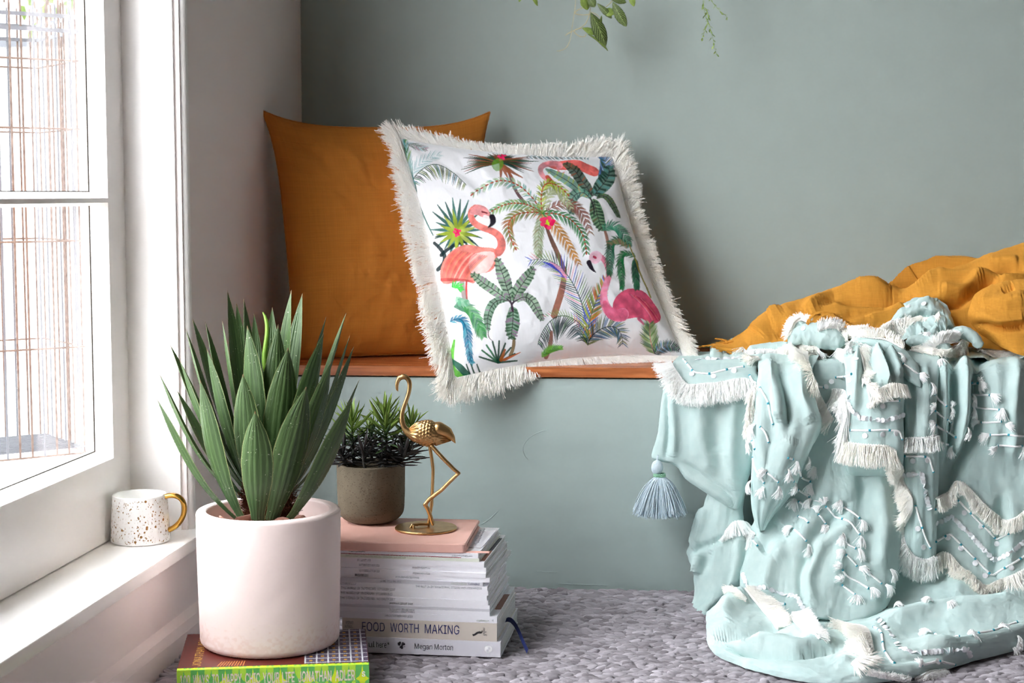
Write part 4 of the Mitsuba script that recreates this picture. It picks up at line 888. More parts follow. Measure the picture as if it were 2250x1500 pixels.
for i, (tx, ty, bx, by, w, dt, db, bow) in enumerate(LV):
    q = lambda x, y, d: at(340 + x / 1.7047, 620 + y / 1.7047, PC[1] - d)
    tip, base = q(tx, ty, dt), q(bx, by, db)
    base[2] = min(base[2], ZR + (0.05 if by < 830 else -0.012))
    axis = np.array([PC[0], PC[1], 0]); rad_ = (tip + base) / 2 - axis; rad_[2] = 0
    out = unit(rad_ + np.array([0.0, -0.012, 0])) + np.array([0, 0, -0.25])
    wid = w / 1.7047 / 3600 * (PC[1] - dt * 0.5) * 1.0
    m, uv = leaf(base, tip, wid * 1.22, out, bow * 0.75, fold=0.27, side_bend=rng.uniform(-0.012, 0.012))
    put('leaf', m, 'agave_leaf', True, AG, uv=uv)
a_, b_ = at(340 + 405 / 1.7047, 620 + 112 / 1.7047, PC[1] + 0.01), at(340 + 420 / 1.7047, 620 + 330 / 1.7047, PC[1] + 0.01)
c_ = curve([b_, (a_ + b_) / 2 + [0.003, 0, 0.004], a_ + [0.004, 0, -0.008], a_], 14)
put('sprout', tubes(c_[None], np.linspace(0.0052, 0.0028, 14) * np.r_[np.ones(12), 0.8, 0.3], 10, True), 'sprout', True, AG, label='slender bright green sprout')

# ------------------------------------------------------------------ small bristly plant in the stone pot
SP = thing('small_potted_plant', 'small bushy plant with narrow dark leaves in a rough stone coloured pot', 'potted plant')
def stone(p, n, uv):
    t = fbm(p.x * 40, p.y * 40, p.z * 22, 3); s = noise(p.x * 420, p.y * 420, p.z * 420)
    return mix(mix(srgb(96, 87, 72), srgb(126, 116, 99), t), srgb(84, 74, 60), smoothstep(0.62, 0.9, s) * 0.6)
mat('stone_pot', mikit.proc(stone), 0.8, spec=0.25, bump=mikit.proc(lambda p, n, uv: fbm(p.x * 250, p.y * 250, p.z * 250, 2)), bscale=0.0012)
QC = at(816, 1150, 2.95); QC = np.array([QC[0], 2.95, NZ])
R2, H2 = 0.0628, 0.108
pr = [(0, 0), (0.030, 0.0)] + [(0.030 + (R2 - 0.032) * math.sin(a), 0.026 * (1 - math.cos(a))) for a in np.linspace(0.1, math.pi / 2, 9)] + [(R2 - 0.0008, 0.05), (R2, H2 - 0.003), (R2 - 0.002, H2), (R2 - 0.007, H2), (R2 - 0.009, H2 - 0.003), (R2 - 0.010, H2 - 0.02), (0, H2 - 0.022)]
pv, pf = lathe(pr, 72)
put('pot', (pv + QC, pf), 'stone_pot', 40, SP, label='rough stone coloured round pot')
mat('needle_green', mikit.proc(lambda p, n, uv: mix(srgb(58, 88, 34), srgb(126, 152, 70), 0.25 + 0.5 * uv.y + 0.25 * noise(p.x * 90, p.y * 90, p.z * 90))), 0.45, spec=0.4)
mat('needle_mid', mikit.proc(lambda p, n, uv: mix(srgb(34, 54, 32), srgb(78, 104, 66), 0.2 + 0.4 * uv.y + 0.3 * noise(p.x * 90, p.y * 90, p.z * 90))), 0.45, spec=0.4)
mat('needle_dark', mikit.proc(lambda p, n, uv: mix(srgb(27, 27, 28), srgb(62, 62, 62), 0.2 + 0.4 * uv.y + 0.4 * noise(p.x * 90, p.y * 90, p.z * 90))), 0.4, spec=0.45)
mat('stalk', srgb(52, 50, 44), 0.7)
NEED = []
for s_ in range(3):
    m, uv = leaf(np.array([0, 0, 0.0]), np.array([1, 0, 0.0]), 0.115, np.array([0, 0, -1.0]), (0.04, -0.05, 0.10)[s_], 0.5, 5, 9, 0.02)
    NEED.append({b: mikit.ply(vf(m), b, smooth=True, uv=uv) for b in ('needle_green', 'needle_mid', 'needle_dark')})
def aim(p, d, L, roll):
    d = unit(d); y = unit(np.cross([0.02, 0.01, 1.0], d)); z = np.cross(d, y)
    y2 = y * math.cos(roll) + z * math.sin(roll); z2 = np.cross(d, y2)
    return T(frame(p, d * L, y2 * L, z2 * L).tolist())
rng = np.random.default_rng(21)
q2 = lambda px, py, dy=0.0: at(px, py, QC[1] - dy)
STEMS = [((850, 1040), (846, 915), 0.012, 100, 0.052, 1.0), ((778, 1040), (772, 925), 0.01, 82, 0.048, 1.0), ((880, 1040), (905, 935), -0.02, 70, 0.046, 1.0), ((803, 1038), (799, 985), 0.042, 13, 0.040, 0.0), ((820, 1040), (812, 950), -0.03, 40, 0.046, .7), ((835, 1040), (838, 1005), 0.03, 20, 0.045, 0.0), ((765, 1040), (752, 1000), 0.02, 36, 0.048, 0.0), ((870, 1040), (888, 1000), 0.02, 36, 0.048, 0.0)]
for (b0, t0_, dy, cnt, Ln, green) in STEMS:
    B, E = q2(*b0, dy), q2(*t0_, dy); B[2] = QC[2] + H2 - 0.004
    sk = put('stalk', tubes(curve([B, (B + E) / 2 + rng.normal(0, 0.002, 3), E], 8)[None], np.linspace(0.003, 0.0016, 8), 6), 'stalk', True, SP)
    for j in range(cnt):
        t = (j + 0.6) / cnt; az = j * 2.39996 + rng.uniform(-0.3, 0.3)
        el = -0.25 + 1.45 * t ** 1.3 + rng.uniform(-0.15, 0.2)
        el = max(el, 0.10 if t < 0.25 else -0.05)
        if cnt < 15: el = 0.7 + 0.5 * t
        p = B + (E - B) * (0.1 + 0.9 * t ** 0.9)
        d = np.array([math.cos(az) * math.cos(el), math.sin(az) * math.cos(el), math.sin(el)])
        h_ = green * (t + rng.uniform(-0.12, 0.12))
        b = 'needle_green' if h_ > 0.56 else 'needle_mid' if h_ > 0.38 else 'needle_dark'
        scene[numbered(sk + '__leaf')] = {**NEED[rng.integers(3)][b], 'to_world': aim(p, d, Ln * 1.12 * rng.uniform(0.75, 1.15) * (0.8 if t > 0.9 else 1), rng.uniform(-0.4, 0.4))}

# ------------------------------------------------------------------ trailing plants hanging in from above
mat('vein_leaf', mikit.proc(lambda p, n, uv: mix(mix(srgb(44, 58, 26), srgb(66, 84, 36), fbm(p.x * 60, p.y * 60, p.z * 60, 2)), srgb(168, 190, 120),
    dr.maximum(smoothstep(0.72, 0.86, dr.abs(dr.sin((uv.y * 26 - dr.abs(uv.x - 0.5) * 18)))) * smoothstep(0.5, 0.40, dr.abs(uv.x - 0.5)) * 0.45, 0.8 * smoothstep(0.035, 0.012, dr.abs(uv.x - 0.5))))), 0.5, spec=0.35)
mat('young_leaf', mikit.proc(lambda p, n, uv: mix(srgb(104, 128, 52), srgb(150, 172, 92), fbm(uv.x * 6, uv.y * 8, p.z * 40, 2))), 0.5, spec=0.35)
mat('vine_stem', srgb(196, 184, 140), 0.6)
mat('bead_leaf', mikit.proc(lambda p, n, uv: mix(srgb(110, 144, 76), srgb(176, 196, 120), noise(p.x * 90, p.y * 90, p.z * 90))), 0.5, spec=0.35)
mat('basket', mikit.proc(lambda p, n, uv: mix(srgb(120, 88, 54), srgb(176, 140, 96), noise(p.x * 60, p.y * 60, p.z * 240))), 0.8)
HY = 3.61
def oval_leaf(base, tip, width, out, cup=0.25, nu=9, nv=18):
    t = np.linspace(0, 1, nv); ax = tip - base; Ln = np.linalg.norm(ax); o = unit(out - unit(ax) * (out @ unit(ax))); sd = unit(np.cross(o, ax))
    C = base + ax * t[:, None] + o * (0.10 * Ln * np.sin(np.pi * t))[:, None]
    w = width / 2 * np.sin(np.pi * np.clip(t, 0.0, 1) ** 1.15) ** 0.75 + 0.0003; x = np.linspace(-1, 1, nu)
    X = C[:, None] + sd * (w[:, None] * x)[..., None] - o * (cup * w[:, None] * np.abs(x) ** 1.6)[..., None]
    v = np.vstack([(X + o * 0.0003).reshape(-1, 3), (X - o * 0.0003).reshape(-1, 3)]); f = grid_faces(nv, nu)
    uv = np.tile(np.stack(np.broadcast_arrays((x[None] + 1) / 2, t[:, None]), -1).reshape(-1, 2), (2, 1))
    return (v, np.vstack([f, f[:, ::-1] + nv * nu])), uv
h7 = lambda x, y, d=0.0: at(1080 + x / 3.5156, y / 3.5156, HY - d)
VN = thing('trailing_vine', 'leafy vine with dark white-veined leaves hanging in at the top of the picture', 'hanging plant')
NPOT = h7(1000, -560)
def stem(pts, r=0.0009, parent=VN, d=0.0, m='vine_stem'):
    p = curve([h7(x, y, d) if np.ndim(x) == 0 else x for x, y in pts], 30)
    put('stem', tubes(p[None], r, 6), m, True, parent)
stem([(860, -520), (800, -200), (760, 90), (720, 190), (640, 235), (570, 275)]); stem([(650, -80), (640, 100), (620, 230), (590, 350), (505, 395)], 0.0006)
stem([(770, 95), (690, 115), (645, 100), (690, 66), (740, 60)]); stem([(730, 262), (660, 268), (640, 240), (690, 220), (720, 222)]); stem([(770, 95), (830, 130), (850, 165)], 0.0008); stem([(860, -520), (960, -200), (930, 10), (870, 60)])
for tag_, b, t_, w, o, m in (('leaf', (765, 95), (882, 358), 104, (0.3, -1, 0.1), 'vein_leaf'), ('leaf', (935, 15), (1042, 206), 78, (-0.3, -1, 0.15), 'vein_leaf'), ('leaf', (815, 25), (930, 142), 46, (-0.5, -0.6, 0.5), 'vein_leaf'), ('leaf', (700, 215), (815, 268), 64, (0.1, -0.8, 0.7), 'young_leaf'),
                             ('leaf', (740, 262), (900, 392), 36, (0.3, -0.6, 0.9), 'young_leaf'), ('leaf', (860, 90), (955, 96), 70, (0, -0.9, 0.4), 'young_leaf'), ('leaf', (700, -40), (742, 78), 80, (0.5, -1, 0.2), 'young_leaf'), ('leaf', (745, -30), (800, 55), 66, (-0.3, -1, 0.1), 'vein_leaf'),
                             ('leaf', (850, 120), (830, 210), 30, (0.8, -0.5, 0.1), 'young_leaf'), ('leaf', (900, -30), (1040, 20), 66, (0, -1, 0.4), 'vein_leaf'), ('leaf', (1070, -60), (1100, 50), 46, (-0.2, -1, 0.1), 'young_leaf'), ('leaf', (300, -70), (355, 45), 34, (0.4, -1, 0), 'young_leaf'), ('leaf', (240, -50), (212, 16), 26, (-0.4, -1, 0), 'young_leaf')):
    m_, uv = oval_leaf(h7(*b, 0.01), h7(*t_, 0.01), w / 3.5156 * HY / 3600, np.array(o, float))
    put(tag_, m_, m, True, VN, uv=uv)
# the bushy part of it, out of the picture above, and its basket on a wall hook
rng = np.random.default_rng(8)
PZ = 1.62; PX = h7(1330, 0)[0]
for j in range(90):
    a = rng.uniform(0, 2 * math.pi); r = rng.uniform(0.04, 0.15); z0_ = rng.uniform(-0.26, 0.06)
    b = np.array([PX + r * math.cos(a), HY + 0.0 + 0.6 * r * math.sin(a), PZ + z0_ * (0.6 + r * 2)])
    if b[2] < 1.30: b[2] = 1.30 + rng.uniform(0, 0.1)
    e = b + np.array([math.cos(a) * 0.03, math.sin(a) * 0.02, -rng.uniform(0.03, 0.06)])
    m_, uv = oval_leaf(b, e, rng.uniform(0.02, 0.032), np.array([math.cos(a), math.sin(a), 0.4]), nu=5, nv=9)
    put('leaf', m_, 'vein_leaf' if j % 3 else 'young_leaf', True, VN, uv=uv)
pv, pf = lathe([(0, 0), (0.08, 0.0), (0.10, 0.03), (0.115, 0.12), (0.108, 0.12), (0.09, 0.03), (0, 0.02)], 40)
put('basket', (pv + [PX, HY - 0.01, PZ - 0.06], pf), 'basket', 40, VN)
put('cord', tubes(np.array([[[PX + 0.11 * math.cos(a), HY - 0.01 + 0.11 * math.sin(a), PZ + 0.055], [PX + 0.05 * math.cos(a), HY - 0.01 + 0.05 * math.sin(a), PZ + 0.4], [PX, HY - 0.01, H + 0.002]] for a in (0.5, 2.6, 4.7)]), 0.0015, 5), 'vine_stem', True, VN)
BS = thing('trailing_bead_plant', 'thin hanging strand with tiny pale green leaves at the top right of the vine', 'hanging plant')
m_, uv = oval_leaf(np.zeros(3), np.array([1.0, 0, 0]), 0.42, np.array([0, 0, 1.0]), 0.35, 5, 8)
BL = mikit.ply(vf(m_), 'bead_leaf', smooth=True, uv=uv)
for pts, n in (([(1760, -900), (1650, -300), (1640, 60), (1660, 150), (1700, 250), (1715, 330), (1738, 415)], 58), ([(1760, -900), (1680, -280), (1690, -10), (1740, 60), (1820, 130)], 44), ([(1650, 60), (1668, 180), (1650, 235), (1625, 298)], 12)):
    c = curve([h7(x, y, -0.02) for x, y in pts], 60)
    sk = put('strand', tubes(c[None], np.linspace(0.0011, 0.0004, 60), 5), 'bead_leaf', True, BS)
    for j in range(n):
        i = int(60 * (j + 0.5) / n); a = j * 2.4
        d = unit(np.gradient(c, axis=0)[min(i, 59)]) * 0.75 + np.array([math.cos(a), math.sin(a), 0]) * 0.75
        scene[numbered(sk + '__leaf')] = {**BL, 'to_world': aim(c[min(i, 59)], d, rng.uniform(0.007, 0.0125), 0.0)}
top = h7(1760, -900, -0.02)
put('cord', tubes(np.array([[top, [top[0], top[1], H - 0.3], [top[0], top[1], H + 0.002]]]), 0.0012, 5), 'vine_stem', True, BS)
# ------------------------------------------------------------------ gold flamingo on its round foot
def gold_c(p, n, uv): return mix(srgb(188, 146, 96), srgb(220, 182, 128), fbm(p.x * 90, p.y * 90, p.z * 90, 2))
mat('old_gold', mikit.proc(gold_c), 0.36, metal=1.0, bump=mikit.proc(lambda p, n, uv: fbm(p.x * 500, p.y * 500, p.z * 500, 2)), bscale=0.0005)
mat('gold_foil', srgb(206, 158, 74), 0.18, metal=1.0)
FL = thing('flamingo_figure', 'gold metal flamingo figure with one leg bent on a round foot', 'figurine')
FY = 2.885
w8 = lambda x, y, d=0.0: at(850 + x / 3.66, 800 + y / 3.66, FY - d)
u8 = 1 / 3.66 / 3600 * FY
def chain(pts, rad, **k): return blob([w8(*p) for p in pts], [r * u8 for r in rad], **k)
neckp = curve([(128, 98), (152, 102), (176, 130), (184, 175), (174, 235), (146, 318), (124, 390), (122, 450), (140, 510), (178, 552), (228, 582)], 26)
neck = blob([w8(*p) for p in neckp], np.interp(np.linspace(0, 1, 26), [0, 0.1, 0.3, 0.6, 0.8, 1], np.array([22, 19, 17, 18, 24, 46])) * u8, refine=0.004)
put('neck', neck, 'old_gold', True, FL)
head = chain([(130, 100), (104, 108), (88, 132), (80, 168), (82, 200), (88, 214)], [22, 21, 17, 14, 10, 4], refine=0.0025)
put('head', head, 'old_gold', True, FL)
s = trimesh.creation.icosphere(subdivisions=5); v = np.array(s.vertices); f = np.array(s.faces)
ax_x = (w8(480, 520) - w8(200, 590)); cen8 = w8(345, 566)
X, Y, Z = v[:, 0], v[:, 1], v[:, 2]
ex = unit(w8(560, 590) - w8(215, 560)); ez = unit(np.array([0, 0, 1.0]) - ex * ex[2]); ey = np.cross(ez, ex)
lx, lz, ly = 178 * u8, 108 * u8, 82 * u8
taper = np.interp(X, [-1, -0.6, 0, 0.5, 1], [0.72, 0.98, 1.0, 0.72, 0.28])
bx = X * lx; bz = Z * lz * taper - 0.12 * lz * (X > 0) * X ** 2 * 2.2 + 0.10 * lz * (X < 0.3); by = Y * ly * taper
# scalloped feathers pressed into the metal
uu = X * 6.6; vv_ = np.arctan2(Y, Z) * 3.4
row = np.floor(uu); off = (row % 2) * 0.5
cu = (uu - row - 0.5); cv = (vv_ + off) - np.floor(vv_ + off) - 0.5
dd = np.hypot(cu + 0.15, cv)
feather = np.clip(0.55 - dd, 0, 1) * 0.0026 * np.clip((0.55 - np.abs(X + 0.05)) * 4, 0, 1) + 0.0012 * np.sin(vv_ * 5.0) * np.clip((np.abs(X) - 0.45) * 4, 0, 1)
nrm = unit(np.stack([X / lx, Y / ly, Z / lz], 1))
B = cen8 + ex * bx[:, None] + ey * by[:, None] + ez * bz[:, None] + (ex * nrm[:, :1] + ey * nrm[:, 1:2] + ez * nrm[:, 2:]) * feather[:, None]
put('body', (B, f), 'old_gold', True, FL, label='body with scalloped feather relief')
put('tail', chain([(415, 520, 0), (480, 545, 0), (522, 585, 0), (550, 632, 0)], [60, 46, 26, 4], refine=0.003), 'old_gold', True, FL)
put('leg', chain([(345, 660, -0.004), (362, 760, -0.004), (372, 850, -0.004), (368, 960, -0.004), (360, 1130, -0.004), (346, 1210, -0.004), (334, 1285, -0.004)], [14, 14, 13.5, 13, 14, 13, 14], refine=0.004), 'old_gold', True, FL)
put('leg', chain([(362, 660, 0.01), (440, 745, 0.014), (545, 850, 0.016), (580, 876, 0.016), (545, 905, 0.016), (440, 1010, 0.016), (340, 1085, 0.014), (306, 1128, 0.014), (330, 1165, 0.012), (352, 1225, 0.01), (370, 1285, 0.008)], [16, 17, 15, 13, 15, 16, 17, 16, 17, 16, 13], refine=0.004), 'old_gold', True, FL)
put('foot', blob([w8(340, 1286), w8(270, 1284, 0.006), w8(205, 1292, 0.010), w8(192, 1312, 0.012)], np.array([10, 11, 12, 11]) * u8, refine=0.003), 'old_gold', True, FL)
put('foot', blob([w8(215, 1300, 0.018), w8(216, 1325, 0.02)], np.array([10, 8]) * u8, refine=0.003), 'old_gold', True, FL)
dc = at(936, 1168, FY); DC = np.array([dc[0], FY, NZ])
pv, pf = lathe([(0, 0), (0.052, 0.0), (0.0555, 0.0012), (0.056, 0.003), (0.0545, 0.0046), (0.020, 0.0052), (0, 0.0052)], 80)
put('base', (pv + DC, pf), 'old_gold', 40, FL, label='round flat gold foot')

# ------------------------------------------------------------------ speckled mug on the sill
mat('speckle_gold', srgb(150, 112, 62), 0.35, metal=0.8)
MG = thing('mug', 'white mug with gold speckles and a gold handle on the window sill', 'mug')
mat('glaze', srgb(246, 245, 243), 0.12, spec=0.5, clearcoat=0.5, clearcoat_gloss=0.95)
MY = 2.80
MC = at(309, 1190, MY); MC = np.array([MC[0], MY, Z_SILL])
MR0, MR1, MH = 0.0520, 0.0470, 0.0845
prof = [(0, 0.004), (0.040, 0.004), (0.044, 0.0), (MR0 - 0.004, 0.0), (MR0 - 0.0008, 0.002), (MR0, 0.006), (MR0 - 0.0012, 0.03), (MR1 + 0.001, MH - 0.008), (MR1 + 0.0004, MH - 0.0015), (MR1 - 0.001, MH), (MR1 - 0.0026, MH - 0.001), (MR1 - 0.0036, MH - 0.006), (MR0 - 0.006, 0.012), (0, 0.009)]
pv, pf = lathe(prof, 96)
put('body', (pv + MC, pf), 'glaze', 35, MG)
rng = np.random.default_rng(4); sp = []
def mug_r(z): return np.interp(z, [0.006, 0.03, MH - 0.008], [MR0, MR0 - 0.0012, MR1 + 0.001])
for i in range(1150):
    a, z_ = rng.uniform(0, 2 * math.pi), rng.uniform(0.004, MH - 0.005)
    r = 0.00035 + 0.0012 * rng.random() ** 4 if i > 52 else rng.uniform(0.0013, 0.0026)
    rm = mug_r(z_); n_ = np.array([math.cos(a), math.sin(a), 0.07]); t_ = np.array([-math.sin(a), math.cos(a), 0]); b_ = np.cross(unit(n_), t_)
    k = 10; an = np.arange(k) * 2 * math.pi / k
    c0 = MC + np.array([rm * math.cos(a), rm * math.sin(a), z_])
    ringp = []
    for q in an:
        aa, zz = a + r * math.cos(q) / rm, z_ + r * math.sin(q); rq = mug_r(zz) + 0.00012
        ringp.append(MC + np.array([rq * math.cos(aa), rq * math.sin(aa), zz]))
    sp.append((np.vstack([ringp, [c0 + n_ * 0.0003]]), np.array([[j, (j + 1) % k, k] for j in range(k)])))
put('speckles', cat(*sp), 'speckle_gold', False, MG, kind='stuff', label='gold speckles')
hp = [at(*p, MY) for p in ((360, 1092), (378, 1088), (396, 1094), (405, 1112), (402, 1134), (390, 1152), (371, 1164))]
hc = curve(hp, 40); tn = unit(np.gradient(hc, axis=0)); sd = np.array([-FWD[0], -FWD[1], 0]); sd = unit(sd)
ang = np.arange(16) * 2 * math.pi / 16
hv = hc[:, None] + (np.cos(ang)[:, None] * 0.0046) * np.cross(tn, sd)[:, None] + (np.sin(ang)[:, None] * 0.0062) * sd
i, j = np.meshgrid(np.arange(39), np.arange(16), indexing='ij')
put('handle', (hv.reshape(-1, 3), np.stack([i * 16 + j, i * 16 + (j + 1) % 16, (i + 1) * 16 + (j + 1) % 16, (i + 1) * 16 + j], -1).reshape(-1, 4)), 'gold_foil', True, MG, label='shiny gold handle')
# ------------------------------------------------------------------ cloth: panels shaped row by row, folds laid over them
class Cloth:
    def __init__(s): s.V, s.F, s.n, s.D, s.N, s.P = [], [], 0, [], [], []
    def add(s, X, D, two=True):
        nr, nc = X.shape[:2]; Nn = surf_normals(X)
        flip = np.sum(Nn * (CAM - X), -1, keepdims=True) < 0
        Nf = np.where(flip, -Nn, Nn)
        f = grid_faces(nr, nc)
        s.V.append(X.reshape(-1, 3)); s.F.append(vf((X.reshape(-1, 3), f))[1] + s.n); s.n += nr * nc
        s.D.append(D.reshape(-1, 2)); s.P.append(X.reshape(-1, 3)); s.N.append(Nf.reshape(-1, 3))
    def done(s):
        s.v, s.f = np.vstack(s.V), np.vstack(s.F)
        s.d, s.nn = np.vstack(s.D), unit(np.vstack(s.N)); s.tree = cKDTree(s.d)
    def on(s, px, py, rad=6.0):
        """The cloth's nearest layer at a place of the sketch: point and normal."""
        i = s.tree.query_ball_point([px, py], rad)
        if not i: i = [s.tree.query([px, py])[1]]
        i = np.array(i); dist = np.linalg.norm(s.v[i] - CAM, axis=1)
        i = i[dist < dist.min() + 0.02]
        w = 1 / (1 + np.linalg.norm(s.d[i] - [px, py], axis=1)); w /= w.sum()
        return (s.v[i] * w[:, None]).sum(0), unit((s.nn[i] * w[:, None]).sum(0))
    def panel(s, rows, nr, nc, folds=(), wr=0.004, seed=0, floor=False, scale=60.0):
        """rows of (px, py, off): off metres in front of the bench face. floor: rows of (px, off, height) instead."""
        g = spline_grid(rows, nr, nc)
        if floor:
            y = YB - g[..., 1]; X = at(g[..., 0], np.full(y.shape, 1400.0), y); X[..., 2] = np.maximum(g[..., 2], 0.002)
            D = np.stack([g[..., 0], 0 * y], -1)
        else:
            X = at(g[..., 0], g[..., 1], YB - g[..., 2]); D = g[..., :2].copy()
        Nn = surf_normals(X); Nn = np.where(np.sum(Nn * (CAM - X), -1, keepdims=True) < 0, -Nn, Nn)
        if floor:
            rel = X - CAM; k = rel @ FWD; D = np.stack([1125 + FPX * (rel @ RIGHT) / k, 750 - FPX * (rel @ UP) / k], -1)
        d = np.zeros(D.shape[:2])
        for path, amp, w, *hard in folds:
            p = polyline(path, 6.0); tr = cKDTree(p); dist, idx = tr.query(D.reshape(-1, 2))
            t = idx / max(1, len(p) - 1); fade = np.clip(np.minimum(t, 1 - t) * 5 + 0.25, 0, 1)
            a = np.interp(t, np.linspace(0, 1, len(np.atleast_1d(amp))), np.atleast_1d(amp))
            if hard: prof = np.clip(1 - dist / w, 0, 1) ** 1.2
            else: prof = np.exp(-(dist / w) ** 2)
            d += (a * prof * fade).reshape(d.shape)
        q = np.stack([D[..., 0] / scale, D[..., 1] / (scale * (0.45 if floor else 2.2)), d * 0 + seed], -1)
        d += wr * ((meshkit.fbm(q, 4, seed) - 0.5) * 2 + 0.5 * (meshkit.fbm(q * 3.0, 3, seed + 9) - 0.5))
        X = X + Nn * d[..., None]
        if floor: X[..., 2] = np.maximum(X[..., 2], 0.0015)
        s.add(X, D); return X
    def roll(s, path, rad, squash=0.75, seed=0, n=70, m=26, wr=0.17, y=None):
        """A rolled or bunched length of cloth lying along a path of (px, py, off)."""
        p = curve([at(a, b, YB - c) for a, b, c in path], n); t = unit(np.gradient(p, axis=0))
        u = unit(np.cross(t, [0, 0.3, 1.0])); w = np.cross(t, u)
        r = np.interp(np.linspace(0, 1, n), np.linspace(0, 1, len(rad)), rad) * np.clip(np.sin(np.pi * np.linspace(0.004, 0.996, n)) * 3.2, 0.03, 1) ** 0.6
        a = np.linspace(0, 2 * math.pi, m)
        q = np.stack(np.broadcast_arrays(np.cos(a)[None] * 1.6, np.sin(a)[None] * 1.6, np.linspace(0, n / 9, n)[:, None] + seed), -1)
        rr = r[:, None] * (1 + wr * 3 * (meshkit.fbm(q, 3, seed) - 0.5)); rr[:, -1] = rr[:, 0]
        X = p[:, None] + u[:, None] * (rr * np.cos(a))[..., None] + w[:, None] * (rr * np.sin(a) * squash)[..., None]
        rel = X - CAM; k = rel @ FWD
        s.add(X, np.stack([1125 + FPX * (rel @ RIGHT) / k, 750 - FPX * (rel @ UP) / k], -1))
def L(left, right, n, bulge=0.0, offl=None, offr=None, off=0.0, curl=0.05):
    """One row from left (px, py) to right (px, py); the two ends turned back by curl."""
    t = np.linspace(0, 1, n); o = off + bulge * np.sin(np.pi * t)
    o[0] = off - curl if offl is None else offl; o[-1] = off - curl if offr is None else offr
    t2 = t.copy()
    if curl and n > 4: t2[1] = 0.05 * 1; t2[-2] = 0.97; t2[0] = 0.02; t2[-1] = 0.985
    return [(left[0] + (right[0] - left[0]) * a, left[1] + (right[1] - left[1]) * a, b) for a, b in zip(t2, o)]

mat('mint_velvet', mikit.proc(lambda p, n, uv: mix(srgb(170, 196, 195), srgb(204, 220, 217), 0.6 * fbm(p.x * 14, p.y * 14, p.z * 9, 3) + 0.4 * fbm(p.x * 90, p.y * 90, p.z * 60, 2))), 0.8, spec=0.2, sheen=0.7, sheen_tint=0.3,
    bump=mikit.proc(lambda p, n, uv: fbm(p.x * 420, p.y * 420, p.z * 420, 2)), bscale=0.0006)
MT = thing('mint_throw', 'mint velvet throw with cream fringe zigzags and tufts, draped over the bench onto the rug', 'throw blanket')
C = Cloth()
# the sheet at the right, hanging from the bench edge to the rug
px8 = [1950, 2020, 2090, 2140, 2175, 2210, 2245, 2285]
rowsF = [[(x, py + dy, o) for x, dy in zip(px8, (0, 0, 0, 0, 0, 0, 0, 0))] for py, o in ((762, -.30), (785, -.10), (800, .015), (825, .040), (900, .050), (1000, .052), (1130, .058), (1230, .075), (1290, .105), (1335, .165), (1362, .235))]
C.panel(rowsF, 190, 120, [([(2072, 790), (2075, 900), (2068, 1010)], .030, 13), ([(2096, 800), (2095, 900), (2080, 1040)], -.030, 11), ([(2122, 790), (2118, 900), (2098, 1010)], .036, 16), ([(2148, 800), (2142, 930), (2088, 1062)], -.040, 13), ([(2185, 790), (2200, 900), (2170, 1000)], .012, 22), ([(2235, 790), (2228, 900), (2225, 1010)], .020, 16), ([(2205, 1090), (2195, 1180), (2188, 1270)], -.016, 13), ([(2230, 1100), (2215, 1250)], .012, 18), ([(2120, 1260), (2100, 1330)], .012, 30), ([(2020, 1310), (2090, 1300), (2180, 1330), (2260, 1300)], .010, 24)], .006, 3)
# the broad middle sheet with its right edge turned under
rowsE = [L((1640, 770), (1990, 770), 9, 0, -.22, -.22, -.22, 0), L((1650, 792), (1990, 792), 9, 0, -.04, -.04, -.04, 0), L((1664, 812), (1990, 812), 9, 0.0, .02, .02, .02, 0), L((1676, 900), (1985, 900), 9, .015, .01, .02, .04), L((1680, 1000), (1978, 1000), 9, .02, .01, .02, .055), L((1672, 1100), (1978, 1100), 9, .03, .02, .02, .072),
         L((1650, 1180), (1977, 1180), 9, .045, .04, .02, .10), L((1634, 1240), (1966, 1246), 9, .05, .08, .03, .13), L((1632, 1290), (1950, 1308), 9, .05, .11, .06, .165), L((1645, 1325), (1928, 1345), 9, .045, .15, .12, .205), L((1690, 1346), (1886, 1368), 9, .03, .19, .16, .240), L((1725, 1346), (1860, 1366), 9, .0, .16, .13, .19)]
C.panel(rowsE, 230, 170, [([(1785, 1340), (1776, 1270), (1805, 1200), (1880, 1140)], .012, 13), ([(1764, 1330), (1758, 1260), (1790, 1180), (1870, 1100)], -.012, 10), ([(1830, 1010), (1800, 1120), (1760, 1230)], .012, 24), ([(1930, 1040), (1945, 1150), (1930, 1260)], .016, 18), ([(1720, 1180), (1690, 1250), (1680, 1310)], .014, 18), ([(1850, 1040), (1890, 1150), (1870, 1260)], .014, 40), ([(1900, 1050), (1880, 1150)], -.010, 18), ([(1700, 1230), (1740, 1210), (1790, 1130)], .012, 20), ([(1660, 1200), (1720, 1150)], -.02, 30)], .007, 5)
